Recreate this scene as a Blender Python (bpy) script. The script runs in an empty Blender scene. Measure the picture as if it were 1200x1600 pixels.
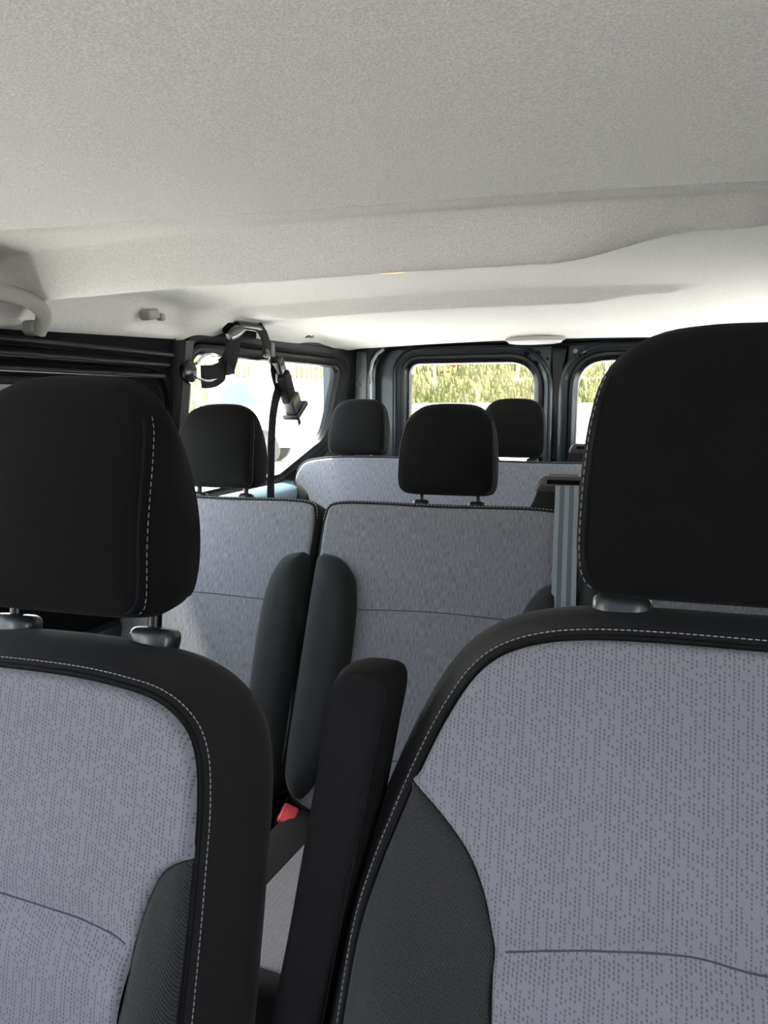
import bpy, bmesh, math, random
import numpy as np
from mathutils import Vector, Matrix, geometry
random.seed(7); rng = np.random.default_rng(7)
S = bpy.context.scene
COL = S.collection

# ------------------------------------------------------------------ camera
cam_d = bpy.data.cameras.new('camera'); cam = bpy.data.objects.new('camera', cam_d); COL.objects.link(cam)
S.camera = cam
cam_d.sensor_fit = 'VERTICAL'; cam_d.sensor_height = 36.0; cam_d.lens = 36.0 * 1155 / 1600
cam_d.clip_start = 0.02; cam_d.clip_end = 300
cam.location = (0.20, 0.0, 1.12)
cam.rotation_euler = (math.radians(90 - 7.887), 0, math.radians(16.843))

# ------------------------------------------------------------------ world, sun, exposure
W = bpy.data.worlds.new('sky'); S.world = W; W.use_nodes = True
nt = W.node_tree; bg = nt.nodes['Background']
sky = nt.nodes.new('ShaderNodeTexSky'); sky.sky_type = 'NISHITA'; sky.sun_disc = False
sky.sun_elevation = math.radians(52); sky.sun_rotation = math.radians(-55); sky.dust_density = 2.5; sky.air_density = 1.0
mixw = nt.nodes.new('ShaderNodeMix'); mixw.data_type = 'RGBA'; mixw.inputs[0].default_value = 0.55
mixw.inputs[7].default_value = (6.0, 6.2, 6.6, 1)
nt.links.new(sky.outputs[0], mixw.inputs[6]); nt.links.new(mixw.outputs[2], bg.inputs[0])
bg.inputs[1].default_value = 0.46
sun_d = bpy.data.lights.new('sun', 'SUN'); sun = bpy.data.objects.new('sun', sun_d); COL.objects.link(sun)
sun_d.energy = 10.0; sun_d.angle = math.radians(3); sun_d.color = (1.0, 0.95, 0.86)
sun.rotation_euler = (math.radians(30), 0, math.radians(-125))
S.view_settings.view_transform = 'Standard'; S.view_settings.look = 'None'
S.view_settings.gamma = 1.0; S.view_settings.use_curve_mapping = False
S.view_settings.exposure = 2.40
S.cycles.use_denoising = True
S.cycles.max_bounces = 12; S.cycles.diffuse_bounces = 7; S.cycles.glossy_bounces = 4
S.cycles.transparent_max_bounces = 12; S.cycles.caustics_reflective = False; S.cycles.caustics_refractive = False

def portal(loc, rot, sx, sy):
    d = bpy.data.lights.new('window_portal', 'AREA'); d.shape = 'RECTANGLE'; d.size = sx; d.size_y = sy
    d.cycles.is_portal = True
    o = bpy.data.objects.new('window_portal', d); COL.objects.link(o); o.location = loc; o.rotation_euler = rot

# ------------------------------------------------------------------ materials
def newmat(name):
    m = bpy.data.materials.new(name); m.use_nodes = True
    return m, m.node_tree.nodes, m.node_tree.links, m.node_tree.nodes['Principled BSDF']
def ramp(N, L, src, stops):
    r = N.new('ShaderNodeValToRGB'); el = r.color_ramp.elements
    while len(el) < len(stops): el.new(0.5)
    for e, (p, c) in zip(el, stops): e.position = p; e.color = c if len(c) == 4 else (*c, 1)
    L.new(src, r.inputs[0]); return r
def math_n(N, L, op, a, b=None, c=None):
    n = N.new('ShaderNodeMath'); n.operation = op
    for i, v in enumerate((a, b, c)):
        if v is None: continue
        if isinstance(v, (int, float)): n.inputs[i].default_value = v
        else: L.new(v, n.inputs[i])
    return n.outputs[0]
def plain(name, col, rough=0.5, metal=0.0, spec=0.5, noise=0.0, nscale=300, bump=0.0, sheen=0.0, coat=0.0, vary=0.0):
    m, N, L, b = newmat(name)
    b.inputs['Base Color'].default_value = (*col, 1); b.inputs['Roughness'].default_value = rough
    b.inputs['Metallic'].default_value = metal; b.inputs['Specular IOR Level'].default_value = spec
    b.inputs['Sheen Weight'].default_value = sheen; b.inputs['Sheen Roughness'].default_value = 0.5
    b.inputs['Coat Weight'].default_value = coat
    if noise or bump:
        tc = N.new('ShaderNodeTexCoord'); nz = N.new('ShaderNodeTexNoise'); nz.inputs['Scale'].default_value = nscale
        nz.inputs['Detail'].default_value = 3; L.new(tc.outputs['Object'], nz.inputs[0])
        lo = tuple(c * (1 - noise) for c in col); hi = tuple(min(1, c * (1 + noise)) for c in col)
        r = ramp(N, L, nz.outputs[0], [(0.3, lo), (0.7, hi)]); L.new(r.outputs[0], b.inputs['Base Color'])
        if bump:
            bp = N.new('ShaderNodeBump'); bp.inputs['Strength'].default_value = bump; bp.inputs['Distance'].default_value = 0.001
            L.new(nz.outputs[0], bp.inputs['Height']); L.new(bp.outputs[0], b.inputs['Normal'])
    return m
M = {}
M['headliner'] = plain('headliner fabric', (0.80, 0.775, 0.755), 0.95, spec=0.1, noise=0.15, nscale=450, bump=0.55)
M['headtrim'] = plain('shaded grey trim', (0.36, 0.35, 0.33), 0.6, spec=0.3, noise=0.03, nscale=600, bump=0.1)  # grey darkened to carry the shade along the ceiling edge
M['black_plastic'] = plain('black plastic', (0.006, 0.0068, 0.0082), 0.45, spec=0.3, noise=0.1, nscale=500, bump=0.08)
M['door_black'] = plain('matt black door shell', (0.005, 0.0056, 0.0066), 0.75, spec=0.08, noise=0.1, nscale=500)
M['gloss_black'] = plain('gloss black rubber', (0.006, 0.0066, 0.008), 0.25, spec=0.5)
M['paint'] = plain('dark teal grey paint', (0.030, 0.038, 0.044), 0.30, metal=0.35, spec=0.5, noise=0.06, nscale=40, coat=0.3)
M['paint_light'] = plain('grey primer panel', (0.19, 0.205, 0.21), 0.35, metal=0.3, spec=0.5, noise=0.08, nscale=25)
M['black_fabric'] = plain('black upholstery', (0.0066, 0.0064, 0.0066), 0.9, spec=0.10, noise=0.22, nscale=900, bump=0.35, sheen=0.02)
M['charcoal_top'] = plain('charcoal border cloth', (0.0165, 0.0150, 0.0142), 0.85, spec=0.15, noise=0.2, nscale=900, bump=0.35, sheen=0.05)
M['collar'] = plain('graphite headrest collar', (0.06, 0.06, 0.06), 0.28, metal=0.6, spec=0.6)
M['post'] = plain('black steel post', (0.02, 0.02, 0.02), 0.22, metal=0.6, spec=0.6)
M['chrome'] = plain('bright steel', (0.75, 0.76, 0.78), 0.15, metal=1.0)
M['thread'] = plain('grey thread', (0.33, 0.33, 0.34), 0.8, spec=0.2)
M['seam'] = plain('dark seam', (0.006, 0.006, 0.007), 0.8, spec=0.2)
M['grey_seam'] = plain('grey seam', (0.07, 0.075, 0.095), 0.85, spec=0.2)
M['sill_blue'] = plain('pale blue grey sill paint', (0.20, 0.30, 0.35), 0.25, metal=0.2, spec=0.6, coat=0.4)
M['bead'] = plain('frame bead with painted highlight', (0.42, 0.44, 0.44), 0.3, metal=0.4)  # pale tone puts the bead's highlight into its colour
M['charcoal_side'] = plain('charcoal bolster cloth', (0.024, 0.025, 0.025), 0.85, spec=0.15, noise=0.2, nscale=900, bump=0.3, sheen=0.12)
M['red'] = plain('red plastic', (0.85, 0.09, 0.10), 0.35, spec=0.5)
M['carpet'] = plain('dark floor carpet', (0.02, 0.02, 0.022), 0.95, spec=0.1, noise=0.3, nscale=600, bump=0.5)
M['amber'] = plain('amber glow piece', (0.95, 0.42, 0.06), 0.3)
M['amber'].node_tree.nodes['Principled BSDF'].inputs['Emission Color'].default_value = (1.0, 0.42, 0.05, 1)
M['amber'].node_tree.nodes['Principled BSDF'].inputs['Emission Strength'].default_value = 0.5  # emission stands in for the orange glow at the rib edge
M['lens'] = plain('white lamp lens', (0.85, 0.85, 0.82), 0.25)
M['dial'] = plain('grey bolt', (0.25, 0.26, 0.27), 0.35, metal=0.7)
M['bronze_trim'] = plain('brown grey gloss trim', (0.042, 0.036, 0.033), 0.3, spec=0.5, coat=0.25)
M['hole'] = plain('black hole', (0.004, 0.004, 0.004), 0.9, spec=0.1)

def twill(name, c0, c1, freq=900):
    m, N, L, b = newmat(name)
    uv = N.new('ShaderNodeUVMap'); sp = N.new('ShaderNodeSeparateXYZ'); L.new(uv.outputs[0], sp.inputs[0])
    nz = N.new('ShaderNodeTexNoise'); nz.inputs['Scale'].default_value = 700; L.new(uv.outputs[0], nz.inputs[0])
    s = math_n(N, L, 'ADD', sp.outputs[0], math_n(N, L, 'MULTIPLY', sp.outputs[1], 0.62))
    w = math_n(N, L, 'SINE', math_n(N, L, 'MULTIPLY', s, 2 * math.pi * freq / 2))
    w = math_n(N, L, 'MULTIPLY_ADD', w, 0.28, nz.outputs[0])
    r = ramp(N, L, w, [(0.2, c0), (0.8, c1)]); L.new(r.outputs[0], b.inputs['Base Color'])
    bp = N.new('ShaderNodeBump'); bp.inputs['Strength'].default_value = 0.4; bp.inputs['Distance'].default_value = 0.0008
    L.new(w, bp.inputs['Height']); L.new(bp.outputs[0], b.inputs['Normal'])
    b.inputs['Roughness'].default_value = 0.85; b.inputs['Specular IOR Level'].default_value = 0.2
    b.inputs['Sheen Weight'].default_value = 0.15
    return m
M['twill'] = twill('dark twill bolster cloth', (0.015, 0.015, 0.016), (0.052, 0.050, 0.050), 1000)

def knit(name, c_bg, c_dash):          # grey knit with paired dark dashes in columns
    m, N, L, b = newmat(name)
    uv = N.new('ShaderNodeUVMap')
    nz0 = N.new('ShaderNodeTexNoise'); nz0.inputs['Scale'].default_value = 90; L.new(uv.outputs[0], nz0.inputs[0])
    off = N.new('ShaderNodeVectorMath'); off.operation = 'MULTIPLY_ADD'
    off.inputs[1].default_value = (0.0012, 0.0012, 0); L.new(nz0.outputs[1], off.inputs[0]); L.new(uv.outputs[0], off.inputs[2])
    sp = N.new('ShaderNodeSeparateXYZ'); L.new(off.outputs[0], sp.inputs[0])
    cx = math_n(N, L, 'DIVIDE', sp.outputs[0], 0.0031); col = math_n(N, L, 'FLOOR', cx); fx = math_n(N, L, 'FRACT', cx)
    shift = math_n(N, L, 'MULTIPLY', col, 0.37)
    cy = math_n(N, L, 'ADD', math_n(N, L, 'DIVIDE', sp.outputs[1], 0.0030), shift)
    row = math_n(N, L, 'FLOOR', cy); fy = math_n(N, L, 'FRACT', cy)
    dx = math_n(N, L, 'ABSOLUTE', math_n(N, L, 'SUBTRACT', math_n(N, L, 'ADD', fx, math_n(N, L, 'MULTIPLY', fy, 0.15)), 0.58))
    dy = math_n(N, L, 'ABSOLUTE', math_n(N, L, 'SUBTRACT', fy, 0.5))
    mx = math_n(N, L, 'MULTIPLY', math_n(N, L, 'LESS_THAN', dx, 0.2), math_n(N, L, 'LESS_THAN', dy, 0.33))
    wn = N.new('ShaderNodeTexWhiteNoise'); wn.noise_dimensions = '2D'
    cv = N.new('ShaderNodeCombineXYZ'); L.new(col, cv.inputs[0]); L.new(row, cv.inputs[1]); L.new(cv.outputs[0], wn.inputs[0])
    # every third column is mostly bare
    m3 = math_n(N, L, 'LESS_THAN', math_n(N, L, 'MODULO', math_n(N, L, 'ADD', col, 900), 3.0), 1.5)
    thr = math_n(N, L, 'MULTIPLY_ADD', m3, 0.40, 0.42)
    keep = math_n(N, L, 'LESS_THAN', wn.outputs[0], thr)
    dash = math_n(N, L, 'MULTIPLY', mx, keep)
    nz = N.new('ShaderNodeTexNoise'); nz.inputs['Scale'].default_value = 1500; nz.inputs['Detail'].default_value = 2
    L.new(uv.outputs[0], nz.inputs[0])
    r = ramp(N, L, nz.outputs[0], [(0.25, tuple(c * 0.80 for c in c_bg)), (0.75, tuple(c * 1.2 for c in c_bg))])
    mx2 = N.new('ShaderNodeMix'); mx2.data_type = 'RGBA'
    L.new(math_n(N, L, 'MULTIPLY', dash, 0.66), mx2.inputs[0]); L.new(r.outputs[0], mx2.inputs[6]); mx2.inputs[7].default_value = (*c_dash, 1)
    L.new(mx2.outputs[2], b.inputs['Base Color'])
    hgt = math_n(N, L, 'SUBTRACT', nz.outputs[0], dash)
    bp = N.new('ShaderNodeBump'); bp.inputs['Strength'].default_value = 0.35; bp.inputs['Distance'].default_value = 0.0006
    L.new(hgt, bp.inputs['Height']); L.new(bp.outputs[0], b.inputs['Normal'])
    b.inputs['Roughness'].default_value = 0.9; b.inputs['Specular IOR Level'].default_value = 0.15; b.inputs['Sheen Weight'].default_value = 0.15
    return m
M['arm_cloth'] = twill('black twill armrest cloth', (0.008, 0.0075, 0.008), (0.018, 0.0165, 0.017), 1000)
M['arm_cloth'].node_tree.nodes['Principled BSDF'].inputs['Sheen Weight'].default_value = 0.0
M['arm_cloth'].node_tree.nodes['Principled BSDF'].inputs['Specular IOR Level'].default_value = 0.08
M['knit'] = knit('grey knitted seat cloth', (0.235, 0.23, 0.25), (0.080, 0.077, 0.098))

def streak(name, c0, c1):
    m, N, L, b = newmat(name)
    uv = N.new('ShaderNodeUVMap'); mp = N.new('ShaderNodeMapping'); mp.inputs['Scale'].default_value = (420, 55, 1)
    L.new(uv.outputs[0], mp.inputs[0])
    nz = N.new('ShaderNodeTexNoise'); nz.inputs['Scale'].default_value = 1; nz.inputs['Detail'].default_value = 4; L.new(mp.outputs[0], nz.inputs[0])
    r = ramp(N, L, nz.outputs[0], [(0.32, c0), (0.68, c1)]); L.new(r.outputs[0], b.inputs['Base Color'])
    bp = N.new('ShaderNodeBump'); bp.inputs['Strength'].default_value = 0.3; bp.inputs['Distance'].default_value = 0.001
    L.new(nz.outputs[0], bp.inputs['Height']); L.new(bp.outputs[0], b.inputs['Normal'])
    b.inputs['Roughness'].default_value = 0.9; b.inputs['Specular IOR Level'].default_value = 0.15; b.inputs['Sheen Weight'].default_value = 0.2
    return m
M['streak'] = streak('blue grey streaked seat cloth', (0.125, 0.125, 0.138), (0.245, 0.246, 0.262))

def webbing(name, c0, c1, width, axis=0):
    m, N, L, b = newmat(name)
    uv = N.new('ShaderNodeUVMap'); sp = N.new('ShaderNodeSeparateXYZ'); L.new(uv.outputs[0], sp.inputs[0])
    w = math_n(N, L, 'SINE', math_n(N, L, 'MULTIPLY', sp.outputs[0], 2 * math.pi * 2.5))
    r = ramp(N, L, math_n(N, L, 'MULTIPLY_ADD', w, 0.5, 0.5), [(0.45, c0), (0.55, c1)])
    L.new(r.outputs[0], b.inputs['Base Color']); b.inputs['Roughness'].default_value = 0.55
    return m
M['webbing'] = webbing('grey striped belt webbing', (0.10, 0.125, 0.145), (0.25, 0.27, 0.285), 0.05)
M['black_webbing'] = plain('black belt webbing', (0.005, 0.005, 0.006), 0.75, spec=0.2, noise=0.2, nscale=800, bump=0.2)
M['grey_webbing'] = plain('grey belt webbing', (0.11, 0.12, 0.125), 0.6, noise=0.2, nscale=800, bump=0.2)

def glass(name, trans):
    m = bpy.data.materials.new(name); m.use_nodes = True; N = m.node_tree.nodes; L = m.node_tree.links
    N.remove(N['Principled BSDF']); out = N['Material Output']
    t = N.new('ShaderNodeBsdfTransparent'); t.inputs[0].default_value = (*trans, 1)
    g = N.new('ShaderNodeBsdfGlossy'); g.inputs['Roughness'].default_value = 0.02
    f = N.new('ShaderNodeLayerWeight'); f.inputs[0].default_value = 0.5
    fp = math_n(N, L, 'MULTIPLY_ADD', math_n(N, L, 'POWER', f.outputs[1], 5.0), 0.7, 0.03)
    mx = N.new('ShaderNodeMixShader'); L.new(fp, mx.inputs[0]); L.new(t.outputs[0], mx.inputs[1]); L.new(g.outputs[0], mx.inputs[2])
    L.new(mx.outputs[0], out.inputs[0]); return m
M['side_glass'] = glass('light side window glass', (0.76, 0.78, 0.77))
M['quarter_glass'] = glass('tinted quarter glass', (0.78, 0.80, 0.795))
M['glass'] = glass('tinted window glass', (0.62, 0.64, 0.635))
M['dimmed'] = glass('clear door glass', (0.56, 0.57, 0.57))  # invented tint on an unseen window, set to shape cabin daylight
M['dimmed_dark'] = glass('dark door glass', (0.30, 0.31, 0.31))  # darker tint made up for the unseen right front window
M['dimmed_grey'] = glass('grey tinted glass', (0.12, 0.125, 0.125))  # tint invented to dim light from the unseen right sliding door
M['screen'] = glass('tinted windscreen glass', (0.28, 0.285, 0.285))  # windscreen tint made up to hold back light from the front

# ------------------------------------------------------------------ mesh helpers
def link(name, verts, faces, mat, parent=None, uvs=None, smooth=True):
    me = bpy.data.meshes.new(name); me.from_pydata([tuple(map(float, v)) for v in verts], [], [tuple(map(int, f)) for f in faces])
    if uvs is not None:
        ul = me.uv_layers.new(name='UVMap'); d = np.empty(len(me.loops) * 2)
        vi = np.empty(len(me.loops), dtype=np.int32); me.loops.foreach_get('vertex_index', vi)
        uv = np.asarray(uvs, float)[vi]; ul.data.foreach_set('uv', uv.ravel())
    me.materials.append(M[mat] if isinstance(mat, str) else mat)
    me.validate(); me.update()
    if smooth: me.polygons.foreach_set('use_smooth', [True] * len(me.polygons))
    o = bpy.data.objects.new(name, me); COL.objects.link(o)
    if parent: o.parent = parent
    return o
def sharp(o, ang=40):
    bm = bmesh.new(); bm.from_mesh(o.data); bmesh.ops.recalc_face_normals(bm, faces=bm.faces)
    for e in bm.edges:
        if len(e.link_faces) == 2 and e.calc_face_angle(0) > math.radians(ang): e.smooth = False
    bm.to_mesh(o.data); bm.free(); return o
def thing(name, label, cat, loc=(0, 0, 0), group=None):
    o = bpy.data.objects.new(name, None); COL.objects.link(o); o.location = loc; o.empty_display_size = 0.1
    o['label'] = label; o['category'] = cat
    if group: o['group'] = group
    return o
def tag(o, label, cat, group=None, kind=None):
    o['label'] = label; o['category'] = cat
    if group: o['group'] = group
    if kind: o['kind'] = kind
    return o
def structure(o): o['kind'] = 'structure'; return o

class MB:
    """collects simple shapes into one mesh"""
    def __init__(s): s.v = []; s.f = []; s.uv = []
    def add(s, v, f, uv=None):
        n = len(s.v); s.v += [tuple(p) for p in v]; s.f += [tuple(i + n for i in q) for q in f]
        s.uv += list(uv) if uv is not None else [(p[0], p[2]) for p in v]
    def loft(s, rings, cap0=True, cap1=True, closed=True):
        n = len(rings[0]); v = [p for r in rings for p in r]; f = []
        for i in range(len(rings) - 1):
            for j in range(n if closed else n - 1):
                k = (j + 1) % n; f.append((i * n + j, i * n + k, (i + 1) * n + k, (i + 1) * n + j))
        if cap0: f.append(tuple(range(n - 1, -1, -1)))
        if cap1: f.append(tuple((len(rings) - 1) * n + j for j in range(n)))
        s.add(v, f)
    def box(s, c, d, r=0.0, rot=None):
        """rounded box"""
        r = min(r, min(d) / 2 * 0.98) if r else 0
        rings = []
        n = 4
        def rr(w, h, rad):
            pts = []
            for (sx, sy, a0) in ((1, 1, 0), (-1, 1, 90), (-1, -1, 180), (1, -1, 270)):
                for k in range(n + 1):
                    a = math.radians(a0 + 90 * k / n); pts.append((sx * (w / 2 - rad) + rad * math.cos(a), sy * (h / 2 - rad) + rad * math.sin(a)))
            return pts
        if r:
            for k in range(n + 1):
                a = math.pi / 2 * (1 - k / n); ins = r * (1 - math.cos(a)); z = -d[2] / 2 + r * (1 - math.sin(a))
                rings.append([(x, y, z) for x, y in rr(d[0] - 2 * ins, d[1] - 2 * ins, max(r - ins, 1e-4))])
            rings += [[(x, y, -z) for x, y, z in q] for q in reversed(rings)]
        else:
            b = [(d[0] / 2, d[1] / 2), (-d[0] / 2, d[1] / 2), (-d[0] / 2, -d[1] / 2), (d[0] / 2, -d[1] / 2)]
            rings = [[(x, y, z) for x, y in b] for z in (-d[2] / 2, d[2] / 2)]
        mt = (rot if rot is not None else Matrix.Identity(3))
        rings = [[tuple(mt @ Vector(p) + Vector(c)) for p in q] for q in rings]
        s.loft(rings); return s
    def tube(s, path, r, n=10, flat=1.0, up=(0, 0, 1)):
        P = [Vector(p) for p in path]; rings = []; m = len(P)
        for i, p in enumerate(P):
            t = (P[min(i + 1, m - 1)] - P[max(i - 1, 0)]).normalized()
            a = t.cross(Vector(up)); a = a.normalized() if a.length > 1e-4 else t.orthogonal().normalized()
            b = a.cross(t).normalized(); rad = r[i] if isinstance(r, (list, tuple)) else r
            rings.append([tuple(p + a * (rad * math.cos(q)) + b * (rad * flat * math.sin(q))) for q in (2 * math.pi * k / n for k in range(n))])
        s.loft(rings); return s
    def lathe(s, prof, c, axis='z', n=20, sx=1.0, sy=1.0):
        rings = []
        for r, z in prof:
            ring = []
            for k in range(n):
                a = 2 * math.pi * k / n; x, y = r * math.cos(a) * sx, r * math.sin(a) * sy
                if axis == 'z': p = (x, y, z)
                elif axis == 'y': p = (x, z, y)
                else: p = (z, x, y)
                ring.append((p[0] + c[0], p[1] + c[1], p[2] + c[2]))
            rings.append(ring)
        s.loft(rings); return s
    def build(s, name, mat, parent=None, ang=40):
        o = link(name, s.v, s.f, mat, parent, s.uv); return sharp(o, ang)

def catmull(pts, step, closed=False):
    P = np.array(pts, float); n = len(P); out = []
    rngi = range(n) if closed else range(n - 1)
    for i in rngi:
        if closed: a, b, c, d = P[(i - 1) % n], P[i], P[(i + 1) % n], P[(i + 2) % n]
        else: a, b, c, d = P[max(i - 1, 0)], P[i], P[i + 1], P[min(i + 2, n - 1)]
        m = max(2, int(np.linalg.norm(c - b) / step * 2))
        t0 = 0; al = 0.5
        t1 = t0 + max(np.linalg.norm(b - a), 1e-6) ** al; t2 = t1 + max(np.linalg.norm(c - b), 1e-6) ** al; t3 = t2 + max(np.linalg.norm(d - c), 1e-6) ** al
        for k in range(m):
            t = t1 + (t2 - t1) * k / m
            if np.allclose(a, b): A1 = b
            else: A1 = (t1 - t) / (t1 - t0) * a + (t - t0) / (t1 - t0) * b
            A2 = (t2 - t) / (t2 - t1) * b + (t - t1) / (t2 - t1) * c
            A3 = c if np.allclose(c, d) else (t3 - t) / (t3 - t2) * c + (t - t2) / (t3 - t2) * d
            B1 = (t2 - t) / (t2 - t0) * A1 + (t - t0) / (t2 - t0) * A2 if not np.allclose(a, b) else A2 * (t - t1) / (t2 - t1) + b * (t2 - t) / (t2 - t1)
            B2 = (t3 - t) / (t3 - t1) * A2 + (t - t1) / (t3 - t1) * A3 if not np.allclose(c, d) else A2
            out.append((t2 - t) / (t2 - t1) * B1 + (t - t1) / (t2 - t1) * B2)
    if not closed: out.append(P[-1])
    Q = np.array(out)
    # resample evenly
    R = np.vstack([Q, Q[:1]]) if closed else Q
    s = np.r_[0, np.cumsum(np.linalg.norm(np.diff(R, axis=0), axis=1))]
    m = max(3, int(round(s[-1] / step))); t = np.linspace(0, s[-1], m + 1)
    X = np.stack([np.interp(t, s, R[:, k]) for k in range(R.shape[1])], 1)
    return X[:-1] if closed else X
def dist_poly(P, poly):
    P = np.atleast_2d(P); A = poly; B = np.roll(poly, -1, 0); d = np.full(len(P), 1e9)
    for a, b in zip(A, B):
        ab = b - a; t = np.clip(((P - a) @ ab) / max(ab @ ab, 1e-12), 0, 1)
        d = np.minimum(d, np.linalg.norm(P - (a + t[:, None] * ab), axis=1))
    return d
def inside(P, poly):
    P = np.atleast_2d(P); x, y = P[:, 0], P[:, 1]; c = np.zeros(len(P), bool)
    A = poly; B = np.roll(poly, -1, 0)
    for (x1, y1), (x2, y2) in zip(A, B):
        if y1 == y2: continue
        c ^= ((y1 > y) != (y2 > y)) & (x < (x2 - x1) * (y - y1) / (y2 - y1) + x1)
    return c
def normals2(poly):
    d = np.roll(poly, -1, 0) - np.roll(poly, 1, 0); n = np.stack([d[:, 1], -d[:, 0]], 1)
    n /= np.maximum(np.linalg.norm(n, axis=1), 1e-9)[:, None]
    area = 0.5 * np.sum(poly[:, 0] * np.roll(poly[:, 1], -1) - np.roll(poly[:, 0], -1) * poly[:, 1])
    return n if area > 0 else -n
def offset(poly, d): return poly + normals2(poly) * d
def prof(d, R): return R * np.sqrt(np.clip(1 - (1 - np.clip(d / R, 0, 1)) ** 2, 0, 1))
def sstep(t): t = np.clip(t, 0, 1); return t * t * (3 - 2 * t)
def fill(poly, step, R):
    """CDT fill of poly with rings near the border; returns pts, tris (first len(poly) pts are the border)"""
    pts = [poly]; ths = [20, 38, 56, 74, 90]; ds = [R * (1 - math.cos(math.radians(t))) for t in ths]
    for d in ds:
        if d < 0.0006: continue
        q = offset(poly, -d); ok = inside(q, poly) & (dist_poly(q, poly) > d * 0.93); q = q[ok]; pts.append(q)
    lo, hi = poly.min(0), poly.max(0)
    gx, gy = np.meshgrid(np.arange(lo[0], hi[0], step), np.arange(lo[1], hi[1], step * 0.87))
    gx = gx + (np.arange(gx.shape[0]) % 2)[:, None] * step / 2
    g = np.stack([gx.ravel(), gy.ravel()], 1); g = g[inside(g, poly)]; g = g[dist_poly(g, poly) > ds[-1] + step * 0.45]; pts.append(g)
    A = np.vstack(pts); n = len(poly)
    r = geometry.delaunay_2d_cdt([Vector(map(float, p)) for p in A], [], [list(range(n))], 1, 1e-7)
    V = np.array([tuple(v) for v in r[0]]); F = [tuple(f) for f in r[2]]
    return V, F, r[3]

class Frame:
    """u to the right, v up along the recline, n towards the front of the van (-y)"""
    def __init__(s, O, rec, root=(0, 0, 0), rotz=0):
        a = math.radians(rec); s.V = np.array([0, math.sin(a), math.cos(a)]); s.N = np.array([0, -math.cos(a), math.sin(a)]); s.U = np.array([1., 0, 0])
        if rotz:
            c, q = math.cos(math.radians(rotz)), math.sin(math.radians(rotz)); R = np.array([[c, -q, 0], [q, c, 0], [0, 0, 1]])
            s.U, s.V, s.N = R @ s.U, R @ s.V, R @ s.N
        s.O = np.array(O, float) - np.array(root, float)
    def __call__(s, u, v, n):
        u, v, n = np.broadcast_arrays(u, v, n); return s.O + u[..., None] * s.U + v[..., None] * s.V + n[..., None] * s.N

def cushion(name, fr, outl, mat, parent, tf, tb, Rf, Rb, bulge=0.0, extra=None, wall=5, step=0.018, ostep=0.010, thick=None, back_inset=0.0):
    """closed padded slab: stitched front edge ring at n=tf*thick, back ring at -tb*thick"""
    poly = catmull(outl, ostep, True)
    if np.sum(poly[:, 0] * np.roll(poly[:, 1], -1) - np.roll(poly[:, 0], -1) * poly[:, 1]) < 0: poly = poly[::-1]
    th = thick or (lambda u, v: np.ones_like(u)); ex = extra or (lambda u, v: np.zeros_like(u))
    def surf(u, v):
        u = np.asarray(u, float); v = np.asarray(v, float); P = np.stack([u.ravel(), v.ravel()], 1)
        d = dist_poly(P, poly).reshape(u.shape)
        return tf * th(u, v) + prof(d, Rf) + ex(u, v) * sstep(d / (Rf * 2.0))
    V, F, _ = fill(poly, step, Rf); n = surf(V[:, 0], V[:, 1])
    verts = [fr(V[:, 0], V[:, 1], n)]; faces = list(F); uvs = [V]; m0 = len(V)
    # border verts: match to poly
    idx = [int(np.argmin(np.sum((V - p) ** 2, 1))) for p in poly]
    prev = idx; nb = len(poly); nm = normals2(poly)
    for k in range(1, wall + 1):
        t = k / wall; o = bulge * math.sin(math.pi * min(t * 1.0, 1)) ** 0.8 if k < wall else 0
        o -= back_inset * t * t
        q = poly + nm * o; nn = (tf * (1 - t) - tb * t) * th(poly[:, 0], poly[:, 1])
        verts.append(fr(q[:, 0], q[:, 1], nn)); uvs.append(np.stack([poly[:, 0] + nn, poly[:, 1] + nn * 0.3], 1))
        cur = list(range(m0, m0 + nb)); m0 += nb
        for j in range(nb):
            a, b = prev[j], prev[(j + 1) % nb]; c, d = cur[(j + 1) % nb], cur[j]; faces.append((b, a, d, c))
        prev = cur
    pb = poly - nm * back_inset
    Vb, Fb, _ = fill(pb, step * 1.6, Rb); db = dist_poly(Vb, pb)
    nb_ = -tb * th(Vb[:, 0], Vb[:, 1]) - prof(db, Rb) * th(Vb[:, 0], Vb[:, 1])
    ib = [int(np.argmin(np.sum((Vb - p) ** 2, 1))) for p in pb]
    verts.append(fr(Vb[:, 0], Vb[:, 1], nb_)); uvs.append(Vb); mp = {i: prev[j] for j, i in enumerate(ib)}
    faces += [tuple(mp.get(i, i + m0) for i in reversed(f)) for f in Fb]
    o = link(name, np.vstack(verts), faces, mat, parent, np.vstack(uvs))
    bm = bmesh.new(); bm.from_mesh(o.data); bmesh.ops.delete(bm, geom=[v for v in bm.verts if not v.link_faces], context='VERTS')
    bmesh.ops.recalc_face_normals(bm, faces=bm.faces); bm.to_mesh(o.data); bm.free()
    return o, poly, surf

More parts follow.
